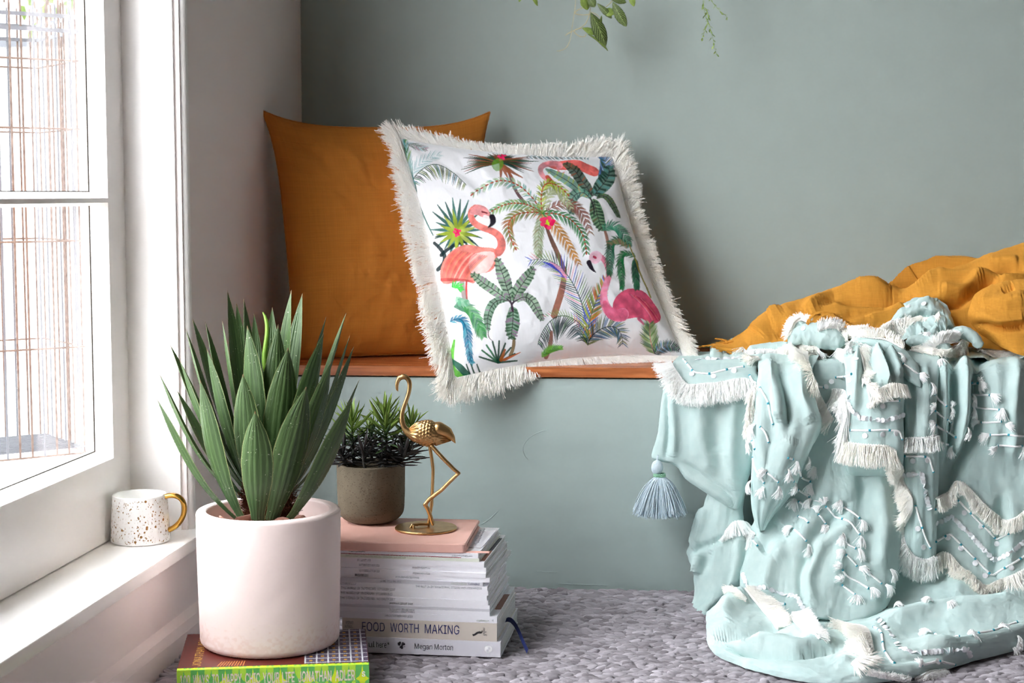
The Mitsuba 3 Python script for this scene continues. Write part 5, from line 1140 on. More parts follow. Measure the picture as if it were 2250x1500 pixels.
# left-hand flap with its pointed corner
rowsB = [L((1502, 772), (1650, 772), 9, 0, -.24, -.24, -.24, 0), L((1484, 790), (1655, 786), 9, 0, -.07, -.07, -.07, 0), L((1474, 808), (1662, 802), 9, 0, .02, .02, .025, 0), L((1462, 850), (1668, 848), 9, .012, .035, .02, .05), L((1452, 915), (1658, 910), 9, .014, .03, .01, .055), L((1442, 975), (1652, 975), 9, .014, .03, .01, .06), L((1437, 1008), (1648, 1012), 9, .012, .035, .01, .062),
         L((1480, 1020), (1640, 1046), 9, .010, .05, .02, .064), L((1515, 1054), (1632, 1076), 9, .010, .05, .03, .066), L((1556, 1084), (1626, 1098), 9, .008, .052, .04, .066), L((1600, 1112), (1618, 1118), 9, .0, .055, .05, .064)]
C.panel(rowsB, 150, 110, [([(1464, 860), (1468, 940), (1463, 1006)], -.010, 5), ([(1476, 860), (1482, 950), (1480, 1006)], .010, 8), ([(1535, 870), (1540, 960), (1560, 1050)], .010, 18), ([(1580, 870), (1575, 1000)], -.012, 20), ([(1610, 860), (1605, 1000), (1610, 1080)], .012, 16), ([(1492, 1032), (1560, 1076), (1612, 1112)], .006, 10), ([(1500, 1012), (1560, 1055), (1615, 1094)], -.004, 5)], .004, 8)
# the tucked fold below it, standing on the rug
rowsC = [L((1560, 1072), (1640, 1072), 9, .01, .03, .02, .045), L((1537, 1135), (1630, 1140), 9, .02, .03, .02, .055), L((1515, 1205), (1642, 1195), 9, .025, .03, .03, .07), L((1522, 1250), (1636, 1240), 9, .03, .04, .04, .085), L((1528, 1305), (1606, 1300), 9, .035, .07, .06, .105), L((1515, 1343), (1582, 1340), 9, .035, .12, .10, .15), L((1522, 1362), (1562, 1366), 9, .02, .17, .15, .19), L((1532, 1368), (1550, 1370), 9, 0, .17, .16, .18)]
C.panel(rowsC, 130, 90, [([(1514, 1212), (1550, 1197), (1592, 1180)], -.011, 7), ([(1562, 1205), (1550, 1240), (1534, 1268)], -.008, 9), ([(1545, 1110), (1530, 1160), (1520, 1200)], .010, 10), ([(1535, 1215), (1528, 1260)], .014, 10), ([(1620, 1160), (1618, 1230), (1590, 1310), (1560, 1350)], .020, 16), ([(1556, 1350), (1580, 1325), (1610, 1290)], -.02, 9)], .005, 14)
# second fold, swinging across to a point
rowsD = [L((1668, 778), (1800, 776), 9, 0, -.12, -.12, -.10, 0), L((1666, 800), (1790, 800), 9, .01, .03, .03, .035, 0), L((1664, 845), (1782, 850), 9, .03, .04, .06, .085), L((1661, 900), (1796, 905), 9, .035, .04, .06, .105), L((1657, 955), (1797, 945), 9, .035, .04, .04, .115), L((1654, 1010), (1768, 1008), 9, .03, .04, .04, .125), L((1651, 1070), (1744, 1068), 9, .03, .04, .05, .13), L((1656, 1125), (1706, 1122), 9, .02, .05, .06, .125), L((1668, 1168), (1682, 1164), 9, 0, .06, .07, .11)]
C.panel(rowsD, 150, 90, [([(1690, 790), (1712, 860), (1716, 930)], .022, 15), ([(1705, 800), (1732, 880), (1735, 940)], -.026, 12), ([(1755, 800), (1755, 870), (1785, 930)], .02, 15), ([(1680, 850), (1672, 960), (1680, 1060)], .012, 18), ([(1745, 960), (1700, 1060)], .010, 20)], .005, 21)
# narrow fold with the sequinned bands
rowsE2 = [L((1862, 742), (1950, 748), 9, 0, -.20, -.20, -.16, 0), L((1852, 780), (1965, 776), 9, .01, .00, .02, .03, 0), L((1860, 830), (1980, 830), 9, .02, .07, .06, .095), L((1861, 900), (1981, 900), 9, .02, .08, .06, .11), L((1860, 965), (1981, 965), 9, .02, .09, .06, .118), L((1860, 1005), (1980, 1005), 9, .02, .09, .06, .118), L((1866, 1045), (1974, 1045), 9, .0, .06, .05, .085)]
C.panel(rowsE2, 130, 80, [([(1888, 760), (1882, 830), (1878, 900)], .014, 9), ([(1900, 770), (1896, 850)], -.018, 7), ([(1925, 765), (1940, 810), (1950, 845)], .022, 9), ([(1938, 770), (1957, 820)], -.022, 7), ([(1950, 765), (1975, 830)], .016, 8), ([(1912, 790), (1920, 850)], -.012, 8)], .004, 25)
rowsE3 = [L((1985, 776), (2062, 778), 9, 0, -.10, -.10, -.08, 0), L((1982, 805), (2062, 805), 9, .01, .03, .03, .045), L((1984, 900), (2056, 900), 9, .02, .04, .04, .075), L((1986, 980), (2060, 975), 9, .02, .05, .04, .085), L((1988, 1060), (2058, 1060), 9, .02, .05, .04, .09), L((1988, 1140), (2056, 1140), 9, .02, .06, .05, .095), L((1980, 1205), (2054, 1212), 9, .018, .06, .05, .10), L((1988, 1245), (2048, 1250), 9, .0, .06, .05, .09)]
C.panel(rowsE3, 140, 60, [([(2000, 800), (2005, 950)], -.012, 8), ([(2035, 800), (2030, 960)], .012, 10)], .005, 31)
# the puddle on the rug
hx = [1552, 1580, 1620, 1680, 1760, 1850, 1950, 2040, 2120, 2200, 2290]
ho = [.40, .505, .555, .60, .64, .655, .63, .585, .52, .455, .39]
bo = [.24, .20, .16, .16, .16, .17, .17, .16, .16, .16, .16]
HG = [(0, [.010, .018, .028, .030, .006, .004, .008, .012, .014, .018, .020]), (.12, [.016, .028, .038, .034, .006, .004, .010, .016, .018, .022, .025]), (.25, [.016, .032, .040, .036, .012, .008, .020, .030, .032, .036, .040]), (.40, [.016, .032, .038, .036, .028, .020, .040, .042, .042, .046, .050]),
      (.55, [.016, .030, .036, .036, .038, .034, .030, .036, .048, .052, .055]), (.70, [.016, .028, .033, .034, .036, .038, .038, .040, .048, .054, .058]), (.84, [.016, .028, .032, .032, .032, .034, .038, .042, .048, .054, .058]), (.93, [.015, .027, .031, .030, .029, .030, .034, .038, .043, .048, .053]), (.985, [.010, .018, .021, .019, .018, .019, .023, .026, .029, .033, .037]), (1.0, [.001] * 11)]
rowsG = [[(x, b + (h - b) * t, z_) for x, h, b, z_ in zip(hx, ho, bo, hh)] for t, hh in HG]
C.panel(rowsG, 150, 260, [([(1566, 1400), (1640, 1392), (1700, 1378), (1760, 1400)], -.012, 14), ([(1590, 1370), (1600, 1330), (1640, 1300)], .016, 18), ([(1640, 1400), (1760, 1430), (1840, 1415)], .014, 14), ([(1590, 1418), (1626, 1432), (1745, 1442), (1850, 1425)], -.020, 6), ([(1600, 1408), (1640, 1418), (1750, 1426), (1840, 1408)], .008, 9), ([(1700, 1400), (1745, 1385), (1790, 1415)], .010, 14), ([(1930, 1370), (2040, 1350), (2140, 1335), (2260, 1310)], .022, 20), ([(1950, 1400), (2060, 1385), (2180, 1370), (2260, 1350)], -.014, 14), ([(1870, 1400), (1990, 1400), (2110, 1410)], .010, 12), ([(1830, 1450), (1930, 1470), (2020, 1480)], .012, 12), ([(1840, 1465), (1960, 1450), (2060, 1440)], -.008, 10)], .0045, 41, floor=True, scale=60.0)
# bunched cloth on top of the bench
C.panel([[(x, py, o) for x in (1560, 1650, 1740, 1830, 1920, 2010, 2100, 2190, 2285)] for py, o in ((752, -.40), (760, -.30), (768, -.22), (780, -.12), (793, -.03))], 50, 160, [([(1600, 765), (1640, 758)], .02, 16), ([(1560, 772), (1600, 768)], .006, 12)], .016, 47, scale=40.0)
C.roll([(1735, 760, -.06), (1765, 735, -.07), (1810, 738, -.06), (1858, 752, -.05)], [.012, .028, .033, .020], .8, 2)
C.roll([(1740, 745, -.09), (1752, 722, -.10), (1772, 712, -.11)], [.018, .022, .012], .8, 5)
C.roll([(1868, 752, -.03), (1905, 748, -.02), (1950, 762, .0), (1990, 800, .05), (2022, 850, .09)], [.014, .017, .019, .022, .010], .8, 7)
ax_ = [1950, 1972, 2008, 2045, 2080, 2102]
C.panel([[(x, y, o) for x, y, o in zip(ax_, (728, 688, 664, 659, 681, 726), (-.15, -.17, -.18, -.18, -.17, -.15))], [(x, y, o) for x, y, o in zip(ax_, (726, 684, 659, 654, 677, 724), (-.11, -.13, -.14, -.14, -.13, -.11))], [(x, y, o) for x, y, o in zip(ax_, (733, 697, 673, 669, 690, 730), (-.085, -.095, -.10, -.10, -.095, -.085))],
         [(x, y, o) for x, y, o in zip(ax_, (742, 716, 700, 697, 711, 740), (-.085, -.09, -.09, -.09, -.09, -.085))], [(x, y, o) for x, y, o in zip(ax_, (756, 748, 742, 742, 746, 756), (-.06, -.045, -.035, -.035, -.045, -.06))]], 90, 110,
        [([(1968, 738), (1990, 704), (2030, 690), (2066, 700), (2084, 732)], -.026, 8), ([(2045, 690), (2058, 715), (2050, 742)], .016, 9), ([(1990, 735), (2015, 716), (2030, 740)], .012, 9)], .010, 71, scale=34.0)
C.roll([(2030, 735, -.06), (2055, 715, -.07), (2082, 712, -.07)], [.012, .022, .020], .9, 13)
C.roll([(1990, 752, -.03), (2020, 748, -.03), (2060, 752, -.02), (2086, 770, -.0)], [.012, .016, .016, .010], .8, 17)
C.roll([(2085, 748, -.06), (2110, 730, -.06), (2135, 738, -.05), (2150, 765, -.03)], [.010, .016, .015, .010], .8, 19)
C.roll([(1855, 775, .02), (1880, 790, .05), (1882, 835, .07)], [.010, .014, .008], .8, 23)
C.roll([(1640, 772, -.10), (1690, 766, -.10), (1740, 764, -.09)], [.012, .016, .016], .8, 29)
C.done()
put('cloth', (C.v, C.f), 'mint_velvet', True, MT, label='draped mint velvet cloth')

# trims, laid along the cloth
mat('teal_thread', srgb(60, 158, 178), 0.7)
mat('sequin', srgb(240, 242, 246), 0.18, spec=0.8, clearcoat=0.6)
mat('tuft_yarn', srgb(253, 253, 253), 0.9, spec=0.1)
def along(path, step=3.0, lift=0.0):
    p = polyline(path, step); q = [C.on(*a) for a in p]
    X, N_ = np.array([a for a, _ in q]), np.array([b for _, b in q])
    if len(X) > 6:
        from scipy.ndimage import gaussian_filter1d
        X, N_ = gaussian_filter1d(X, 2.0, axis=0, mode='nearest'), unit(gaussian_filter1d(N_, 2.0, axis=0, mode='nearest'))
    return p, X + N_ * lift, N_
def im_dir(N_, dx, dy):
    o = RIGHT * dx - UP * dy
    return unit(o - N_ * (N_ @ o)[:, None] if N_.ndim == 2 else o - N_ * (N_ @ o))
TR = [([(1472, 800), (1490, 826), (1511, 848), (1570, 843), (1636, 833), (1655, 840), (1666, 852)], [(-.75, .65), (-.55, .8), (-.1, 1), (0, 1), (0, 1), (.15, 1), (.4, .9)], [.040, .046, .050, .050, .048, .046, .03]),
      ([(1658, 846), (1668, 872), (1662, 905), (1652, 955), (1648, 1000)], [(.7, .7)], [.026, .032, .028, .02, .012]),
      ([(1778, 770), (1771, 800), (1772, 826), (1798, 860), (1808, 884), (1832, 924)], [(-.9, .4), (-.85, .5), (-.5, .85)], [.030, .036, .040, .042, .044, .040]),
      ([(1824, 857), (1848, 856), (1864, 866), (1870, 900), (1866, 935), (1862, 972)], [(-.25, 1), (-.4, .9), (-.85, .5)], [.040, .044, .046, .05, .05, .04]),
      ([(1858, 972), (1900, 977), (1950, 979), (1968, 990)], [(-.35, .9), (0, 1), (0, 1), (.1, 1)], [.044, .046, .046, .04]),
      ([(1962, 985), (1980, 1030), (1996, 1072), (2006, 1098), (2003, 1124), (1990, 1156)], [(-.6, .8), (-.75, .6)], [.036, .036, .034, .036, .034, .03]),
      ([(1984, 1158), (1990, 1196), (2008, 1222), (2035, 1230), (2054, 1220)], [(-.9, .5), (-.8, .6), (-.4, .9), (0, 1), (.2, 1)], [.034, .042, .046, .046, .04]),
      ([(2054, 1222), (2072, 1211), (2088, 1218), (2112, 1252), (2142, 1284), (2166, 1297), (2205, 1276), (2285, 1232)], [(-.2, 1), (-.3, 1), (-.6, .8), (-.6, .8), (-.4, .9), (0, 1), (.25, 1), (.3, 1)], [.036, .034, .034, .038, .04, .044, .042, .04]),
      ([(2054, 1096), (2084, 1082), (2104, 1058), (2116, 1058), (2152, 1096), (2194, 1138), (2214, 1146), (2285, 1096)], [(.3, 1), (.4, .9), (0, 1), (-.5, .9), (-.65, .75), (-.5, .9), (.3, 1), (.4, 1)], [.030, .030, .028, .030, .030, .032, .032, .03]),
      ([(1984, 964), (2020, 961), (2058, 956)], [(0, 1)], [.030, .031, .030]),
      ([(1888, 770), (1896, 810), (1906, 846), (1918, 872)], [(.9, .4)], [.016, .022, .024, .024]),
      ([(1914, 872), (1935, 852), (1955, 842), (1985, 848)], [(-.2, 1), (.1, 1), (.2, 1)], [.026, .03, .03, .028]),
      ([(1626, 776), (1665, 768), (1705, 768), (1742, 764)], [(-.2, 1), (0, 1), (.1, 1)], [.034, .034, .03, .034]),
      ([(1636, 784), (1652, 790), (1672, 792)], [(0, 1)], [.03, .036, .03]),
      ([(1738, 740), (1746, 712), (1764, 702), (1780, 712)], [(-.8, .2), (-.5, -.6), (.2, -.6)], [.018, .018, .014, .012]),
      ([(1796, 728), (1822, 722), (1846, 724)], [(-.2, -.9), (.3, -.9), (.6, -.5)], [.022, .024, .02]),
      ([(1700, 772), (1740, 772), (1775, 775), (1800, 768)], [(0, 1)], [.022, .028, .026, .02]),
      ([(1872, 738), (1910, 742), (1950, 750), (1985, 770)], [(-.2, -.8), (0, -1), (.2, -.8)], [.022, .022, .022, .02]),
      ([(1840, 772), (1862, 762), (1890, 760)], [(-.2, .8), (0, 1)], [.022, .024, .022]),
      ([(1975, 712), (2010, 700), (2050, 690), (2068, 692)], [(-.4, .9), (-.2, 1), (.1, 1)], [.030, .036, .036, .02]),
      ([(1945, 738), (1965, 730), (1998, 728)], [(-.3, -.8), (.2, -.9)], [.022, .028, .028]),
      ([(2040, 762), (2070, 752), (2098, 756)], [(-.2, -.9), (.4, -.8)], [.024, .026, .024]),
      ([(2112, 742), (2128, 748), (2132, 768)], [(-.5, .9), (-.3, 1)], [.03, .036, .034]),
      ([(2135, 770), (2190, 782), (2240, 778), (2285, 772)], [(.3, -.6), (.3, .4)], [.026, .026, .026, .024]),
      ([(1590, 1172), (1612, 1146), (1632, 1148), (1656, 1172)], [(-.3, 1), (0, 1), (.3, .9), (.5, .8)], [.020, .036, .042, .036]),
      ([(1634, 1302), (1656, 1316), (1684, 1350), (1712, 1376)], [(.8, .4)], [.028, .036, .036, .03]),
      ([(1606, 1310), (1622, 1322), (1640, 1328)], [(-.5, -.7)], [.018, .02, .018]),
      ([(1738, 1348), (1748, 1376), (1776, 1408), (1800, 1424)], [(.8, .3), (.8, -.2)], [.030, .04, .034, .02]),
      ([(1856, 1378), (1888, 1382), (1912, 1404), (1918, 1432)], [(-.5, .5), (-.5, .8), (-.6, .7)], [.04, .044, .046, .05]),
      ([(1918, 1436), (1900, 1456), (1868, 1466)], [(-.2, -.8), (.3, .5)], [.046, .04, .03]),
      ([(1900, 1480), (1950, 1484), (1990, 1488)], [(.2, -.5)], [.012, .014, .012]),
      ([(1742, 766), (1770, 760), (1802, 766)], [(-.1, 1), (.2, 1)], [.026, .03, .026]), ([(1852, 748), (1872, 738), (1906, 737)], [(-.3, -.9), (.2, -1)], [.022, .024, .02]), ([(1888, 768), (1915, 758), (1942, 768)], [(-.3, 1), (.1, 1)], [.020, .022, .022]),
      ([(1998, 768), (2040, 774), (2086, 782)], [(.1, 1), (.3, .8)], [.022, .024, .022]), ([(2094, 778), (2112, 762), (2130, 764)], [(-.5, .9), (-.2, 1)], [.028, .034, .030]), ([(1950, 716), (1972, 700), (1996, 694)], [(.3, .9)], [.022, .028, .028]), ([(1802, 716), (1828, 708), (1848, 722)], [(.5, .7)], [.022, .026, .02]), ([(1700, 770), (1722, 762), (1742, 752)], [(.3, 1)], [.03, .034, .03]),
      ([(2002, 1486), (2040, 1474), (2076, 1470)], [(.2, .9), (.5, .7)], [.024, .032, .03])]
for i, (pth, dirs, ln) in enumerate(TR):
    p, X, N_ = along(pth, 3.0, 0.002)
    t = np.linspace(0, 1, len(X)); dd = np.array(dirs, float); tk = np.linspace(0, 1, len(dd))
    dx, dy = (np.interp(t, tk, dd[:, k]) if len(dd) > 1 else np.full(len(X), dd[0, k]) for k in (0, 1))
    o = RIGHT * dx[:, None] - UP * dy[:, None]; o = unit(o - N_ * np.sum(N_ * o, 1, keepdims=True))
    put('fringe_trim', fringe(X, N_, o, np.array(ln) * 0.94, 0.00072, 3, 0.00056, 100 + i, 0.20 if i < 25 else 0.42, 0.03, 0.007, 0.5, 0.012), 'cream_cotton' if i % 3 else 'white_cotton', True, MT, kind='stuff', label='cream cotton fringe' if i == 0 else None)

def bead(pth, r=0.0019):
    p, X, N_ = along(pth, 2.5, 0.0014)
    if len(X) < 4: X = curve(X, 5)
    s = np.r_[0, np.cumsum(np.linalg.norm(np.diff(X, axis=0), axis=1))]
    n = max(8, int(s[-1] / 0.0022)); q = np.linspace(0, s[-1], n); Y = np.stack([np.interp(q, s, X[:, k]) for k in range(3)], 1)
    k = put('corded_line', tubes(Y[None], r * (1 + 0.16 * (np.arange(n) % 2)), 6), 'tuft_yarn', True, MT)
    nt = max(1, int(s[-1] / 0.034))
    tk = []
    for j in range(nt + 1):
        c0 = s[-1] * j / max(nt, 1); a, b = max(0, c0 - 0.0022), min(s[-1], c0 + 0.0022)
        tk.append([np.array([np.interp(v_, s, X[:, m_]) for m_ in range(3)]) for v_ in (a, (a + b) / 2, b)])
    put('teal_stitch', tubes(np.array(tk), 0.0024, 6, True), 'teal_thread', True, k, kind='stuff')
def tuft(px, py, dx, dy, seed, ln=0.020, n=48, m='tuft_yarn'):
    X, N_ = C.on(px, py); rng = np.random.default_rng(seed); d0 = im_dir(N_, dx, dy); sd = np.cross(N_, d0)
    a = rng.normal(0, 0.42, n); l = ln * rng.uniform(0.7, 1.1, n); li = rng.uniform(0.0, 0.5, n)
    d = unit(d0[None] + sd[None] * a[:, None] + N_[None] * li[:, None])
    b = X + N_ * 0.003 + sd * (rng.normal(0, 0.0012, n))[:, None] - d0 * 0.004
    t = np.linspace(0, 1, 5)[None, :, None]
    Pp = b[:, None] + d[:, None] * t * l[:, None, None] + N_ * (0.004 * np.sin(np.pi * t)) + (np.array([0, 0, -0.3]) * t ** 2) * l[:, None, None] + rng.normal(0, 0.0012, (n, 1, 3)) * t ** 2
    put('tuft', tubes(Pp, 0.00062, 3), m, True, MT)
c4 = lambda x, y: (1380 + x / 2.586, 980 + y / 2.586)
c3 = lambda x, y: (1380 + x / 2.586, 530 + y / 2.586)
BEADS = [[(1500, 784), (1524, 820), (1560, 822), (1600, 812), (1637, 806)], [(1645, 822), (1660, 848)], [(1672, 852), (1688, 885), (1694, 915), (1700, 935)], [(1833, 831), (1876, 825)], [(1866, 945), (1900, 946), (1940, 944), (1974, 946), (1979, 968)], [(1898, 800), (1906, 850), (1914, 882), (1976, 880)],
         [(1988, 1002), (2042, 1003), (2052, 1040)], [(2010, 1108), (2030, 1170), (2046, 1206)], [(2056, 1120), (2100, 1094), (2150, 1146), (2193, 1187), (2280, 1128)], [(2056, 1191), (2086, 1171), (2130, 1216), (2180, 1264), (2280, 1204)], [(1782, 815), (1794, 850), (1812, 852)]]
T4 = []
for ln_, tf in (([(715, 60), (735, 140), (780, 215)], [(765, 235, -.3, .6)]), ([(795, 145), (855, 205)], [(785, 140, -.9, .2), (852, 235, -.2, 1)]), ([(915, 160), (945, 205)], [(892, 135, -.1, 1), (945, 215, -.3, .9)]), ([(970, 130), (990, 185), (1045, 205)], [(955, 95, -.3, .9), (1042, 225, -.3, .9)]),
                ([(960, 245), (1040, 295)], []), ([(965, 310), (1015, 345)], [(945, 310, -.5, .9), (1040, 315, -.5, .9)]), ([(965, 400), (1015, 435), (1035, 470)], []), ([(945, 485), (1020, 560)], [(930, 475, -.8, .5), (1020, 575, -.4, 1)]), ([(1075, 400), (1125, 440)], [(1075, 385, 0, -1), (1132, 455, -.4, .7)]),
                ([(1115, 350), (1215, 425), (1310, 520)], [(1108, 335, -.1, -1), (1308, 535, -.4, .8)]), ([(1210, 340), (1310, 425)], [(1200, 325, -.5, .8), (1315, 445, -.1, .9)]), ([(1215, 540), (1240, 575), (1285, 595)], [(1208, 520, -.3, .5), (1300, 605, .1, .9)]), ([(1220, 620), (1300, 690)], [(1210, 610, -.9, .2), (1320, 700, .6, .1)]),
                ([(1210, 700), (1240, 740), (1310, 775), (1370, 815)], [(1195, 690, -.5, -.4), (1380, 820, .3, .7)]), ([(1210, 785), (1295, 850)], [(1205, 765, -.4, -.9), (1300, 860, -.2, .8)]), ([(1355, 715), (1440, 785)], [(1460, 795, .5, .6)]), ([(890, 60), (940, 75)], [(1020, 70, -.4, .7), (1060, 130, -.6, .9)])):
    BEADS.append([c4(*q) for q in ln_]); T4 += [(*c4(a, b), dx, dy) for a, b, dx, dy in tf]
for ln_, tf in (([(1955, 805), (2010, 800)], [(2020, 795, 1, -.6), (2025, 800, 1, .5)]), ([(1965, 870), (2060, 875)], [(2068, 876, .8, .4), (1955, 880, -.6, .3)]), ([(1970, 945), (2110, 955)], [(2118, 958, -.1, 1), (1948, 945, -.2, .9)]), ([(2010, 1030), (2120, 1020)], [(2005, 1030, -1, -.1), (2150, 1035, 1, -.2)]), ([(2045, 1095), (2140, 1090), (2250, 1106)], [(2040, 1098, -1, .2)]), ([(2085, 1155), (2235, 1160)], [(2080, 1155, -1, .1), (2238, 1175, .2, 1)]),
                ([(1560, 695), (1600, 720), (1650, 760)], [(1660, 765, 1, .2), (1545, 680, -.5, .2)]), ([(1735, 865), (1800, 940)], [(1710, 820, .1, 1), (1815, 935, .2, -.8), (1815, 945, .4, .6)]), ([(1735, 960), (1850, 1040)], [(1725, 945, -.8, -.4), (1840, 1030, .4, .6)]), ([(1740, 1040), (1860, 1110)], [(1728, 1035, -.5, .2), (1905, 1055, -.1, .9)]), ([(1760, 1130), (1830, 1160)], [(1845, 1165, -.1, 1)]), ([(760, 1050), (780, 1080), (800, 1150)], [(745, 1050, -.5, .5)]), ([(720, 1130), (740, 1190)], [(712, 1140, -.2, .8)])):
    BEADS.append([c3(*q) for q in ln_]); T4 += [(*c3(a, b), dx, dy) for a, b, dx, dy in tf]
BEADS += [[(1683, 1322), (1728, 1326)], [(1918, 1382), (1938, 1398), (1940, 1425), (1968, 1458)], [(2042, 1395), (2075, 1402)], [(2050, 1378), (2085, 1397), (2110, 1400)], [(2150, 1388), (2190, 1382), (2240, 1358)], [(2022, 1462), (2062, 1452), (2100, 1460)], [(1650, 1185), (1660, 1196)]]
T4 += [(2042, 1348, -.4, .3), (2088, 1350, .2, .9), (2040, 1380, -.4, -.8), (2030, 1390, -.3, -.3), (2130, 1395, .5, -.6), (2200, 1368, .6, -.3), (2232, 1400, -.1, 1), (2225, 1425, .3, .6), (1952, 1255, .2, .7), (1970, 1352, .2, -.7), (1652, 965, -.2, .9), (1650, 1060, -.2, .8), (2016, 1462, .2, -.6), (1985, 760, .3, -.6), (2030, 765, .5, -.5), (2098, 748, .4, -.9), (2118, 752, .5, -.8), (2150, 776, .4, -.7), (2040, 730, -.5, .4), (1930, 758, .2, .8), (1870, 770, -.4, .8), (1800, 764, .1, .9), (2068, 800, .3, .7), (1966, 790, .5, .6)]
for b_ in BEADS: bead(b_)
for i, q in enumerate(T4): tuft(*q, seed=300 + i)

disc = lathe([(0, 0.0006), (0.3, 0.0009 / 0.0055), (0.92, 0.0007 / 0.0055), (1.0, 0.0003 / 0.0055), (1.0, 0), (0, 0)], 14)
disc = (np.array(disc[0]) * [0.0055, 0.0055, 0.0055], disc[1]); DISC = mikit.ply(vf(disc), 'sequin', smooth=40)
def sequin(px, py, tilt=0.15, r=1.0, seed=0):
    X, N_ = C.on(px, py); rng = np.random.default_rng(int(px * 7 + py * 13)); N2 = unit(N_ + rng.normal(0, tilt, 3)); a = unit(np.cross([0.3, 0.2, 1.0], N2))
    scene[numbered(MT + '__sequin')] = {**DISC, 'to_world': T(frame(X + N_ * 0.0018, a * r, np.cross(N2, a) * r, N2 * r).tolist())}
for q in ((1520, 823), (1568, 827), (1613, 816), (1766, 722), (1827, 839), (1869, 836), (1910, 891), (1938, 892), (1864, 945), (1901, 957), (1938, 954), (1968, 952), (2005, 1012), (2038, 1011), (2070, 1117), (2097, 1104), (2118, 1126), (2155, 1156), (2194, 1194), (2240, 1162), (2017, 1161), (2030, 1202), (2081, 1181), (2110, 1204), (2142, 1237), (2165, 1264), (2221, 1247), (1882, 802), (1832, 790), (2030, 668), (1995, 672), (2060, 1453), (1815, 850)): sequin(*q)
for pth in ([(1890, 918), (1945, 924), (1982, 912)], [(1990, 1044), (2025, 1040), (2030, 1065), (2044, 1118)], [(2062, 1150), (2090, 1133), (2122, 1166), (2182, 1228), (2202, 1226), (2280, 1168)], [(1633, 1262), (1644, 1290), (1672, 1298), (1750, 1310), (1764, 1334)], [(1930, 1366), (1950, 1390), (1978, 1422), (2000, 1430), (2060, 1430), (2122, 1426), (2130, 1440)], [(1532, 786), (1580, 786), (1632, 782)], [(1868, 872), (1872, 900), (1886, 915)]):
    for a, b in polyline(pth, 7.5): sequin(a, b, 0.45, 0.95)
# the corner tassel
mat('tassel_yarn', mikit.proc(lambda p, n, uv: mix(srgb(178, 198, 209), srgb(218, 230, 237), noise(p.x * 900, p.y * 900, p.z * 40))), 0.9, sheen=0.3)
mat('green_bead', srgb(140, 190, 160), 0.4)
TY = 3.225
TS = say(numbered(MT + '__tassel'), 'pale blue corner tassel with a beaded neck')
tp = lambda x, y, d=0.0: at(x, y, TY - d)
h_ = trimesh.creation.icosphere(subdivisions=3); hc_ = tp(1444, 1027)
put('head', (np.array(h_.vertices) * [0.0118, 0.0118, 0.0150] + hc_, np.array(h_.faces)), 'tassel_yarn', True, TS)
put('loop', tubes(curve([tp(1446, 1000), tp(1444, 1010), tp(1444, 1018)], 6)[None], 0.0016, 6), 'tassel_yarn', True, TS)
bp = []
for r_ in range(3):
    for j in range(20):
        a = 2 * math.pi * (j + 0.5 * (r_ % 2)) / 20; bp.append(trimesh.creation.icosphere(subdivisions=1, radius=0.0017)); bp[-1].apply_translation(tp(1449, 1041 + r_ * 2.2) + [0.0108 * math.cos(a), 0.0108 * math.sin(a), 0])
put('bead_band', cat(*bp), 'green_bead', True, TS)
rng = np.random.default_rng(17); n_ = 900; a = rng.uniform(0, 2 * math.pi, n_); rr_ = np.sqrt(rng.random(n_)); st = tp(1450, 1047)
b = st + np.stack([0.010 * rr_ * np.cos(a), 0.010 * rr_ * np.sin(a), a * 0], 1); Ln = rng.uniform(0.068, 0.083, n_)
t = np.linspace(0, 1, 7)[None, :, None]; sp_ = np.stack([0.044 * rr_ * np.cos(a), 0.030 * rr_ * np.sin(a), a * 0], 1)
Pp = b[:, None] + sp_[:, None] * (t ** 0.75) + np.array([0, 0, -1.0]) * t * Ln[:, None, None] * (1 - 0.06 * rr_[:, None, None] * t) + rng.normal(0, 0.0022, (n_, 1, 3)) * np.sin(t * 3) + np.array([0.0, -0.006, 0]) * t
Pp[..., 1] = np.minimum(Pp[..., 1], YB - 0.012)
put('skirt', tubes(Pp, 0.00075, 4), 'tassel_yarn', True, TS, kind='stuff')

# ------------------------------------------------------------------ mustard throw heaped along the back
mat('mustard_gauze', mikit.proc(lambda p, n, uv: mix(srgb(192, 130, 48), srgb(214, 152, 66), 0.5 * fbm(p.x * 420, p.y * 60, p.z * 60, 2) + 0.5 * fbm(p.x * 50, p.y * 300, p.z * 380, 2))), 0.92, spec=0.1, sheen=0.3,
    bump=mikit.proc(lambda p, n, uv: fbm(p.x * 300, p.y * 300, p.z * 300, 3)), bscale=0.0015)
MU = thing('mustard_throw', 'crinkled mustard throw with knotted fringe heaped behind the mint throw', 'throw blanket')
Cm = Cloth(); Cmint = C
mx = [1572, 1620, 1660, 1700, 1750, 1810, 1870, 1930, 1985, 2030, 2085, 2150, 2210, 2290]
top = [754, 741, 708, 682, 660, 645, 633, 625, 616, 594, 578, 567, 548, 536]
bot = [764, 772, 774, 766, 756, 748, 742, 742, 746, 752, 760, 764, 770, 776]
rowsM = []
for t, o in ((-.35, -.40), (-.12, -.36), (0.0, -.30), (0.06, -.25), (0.25, -.19), (0.5, -.15), (0.78, -.12), (1.0, -.11)):
    rowsM.append([(x, a + (b - a) * max(t, 0) + (6 if t == -.12 else 40 if t < -.2 else 0), o - (0.02 if x < 1640 else 0)) for x, a, b in zip(mx, top, bot)])
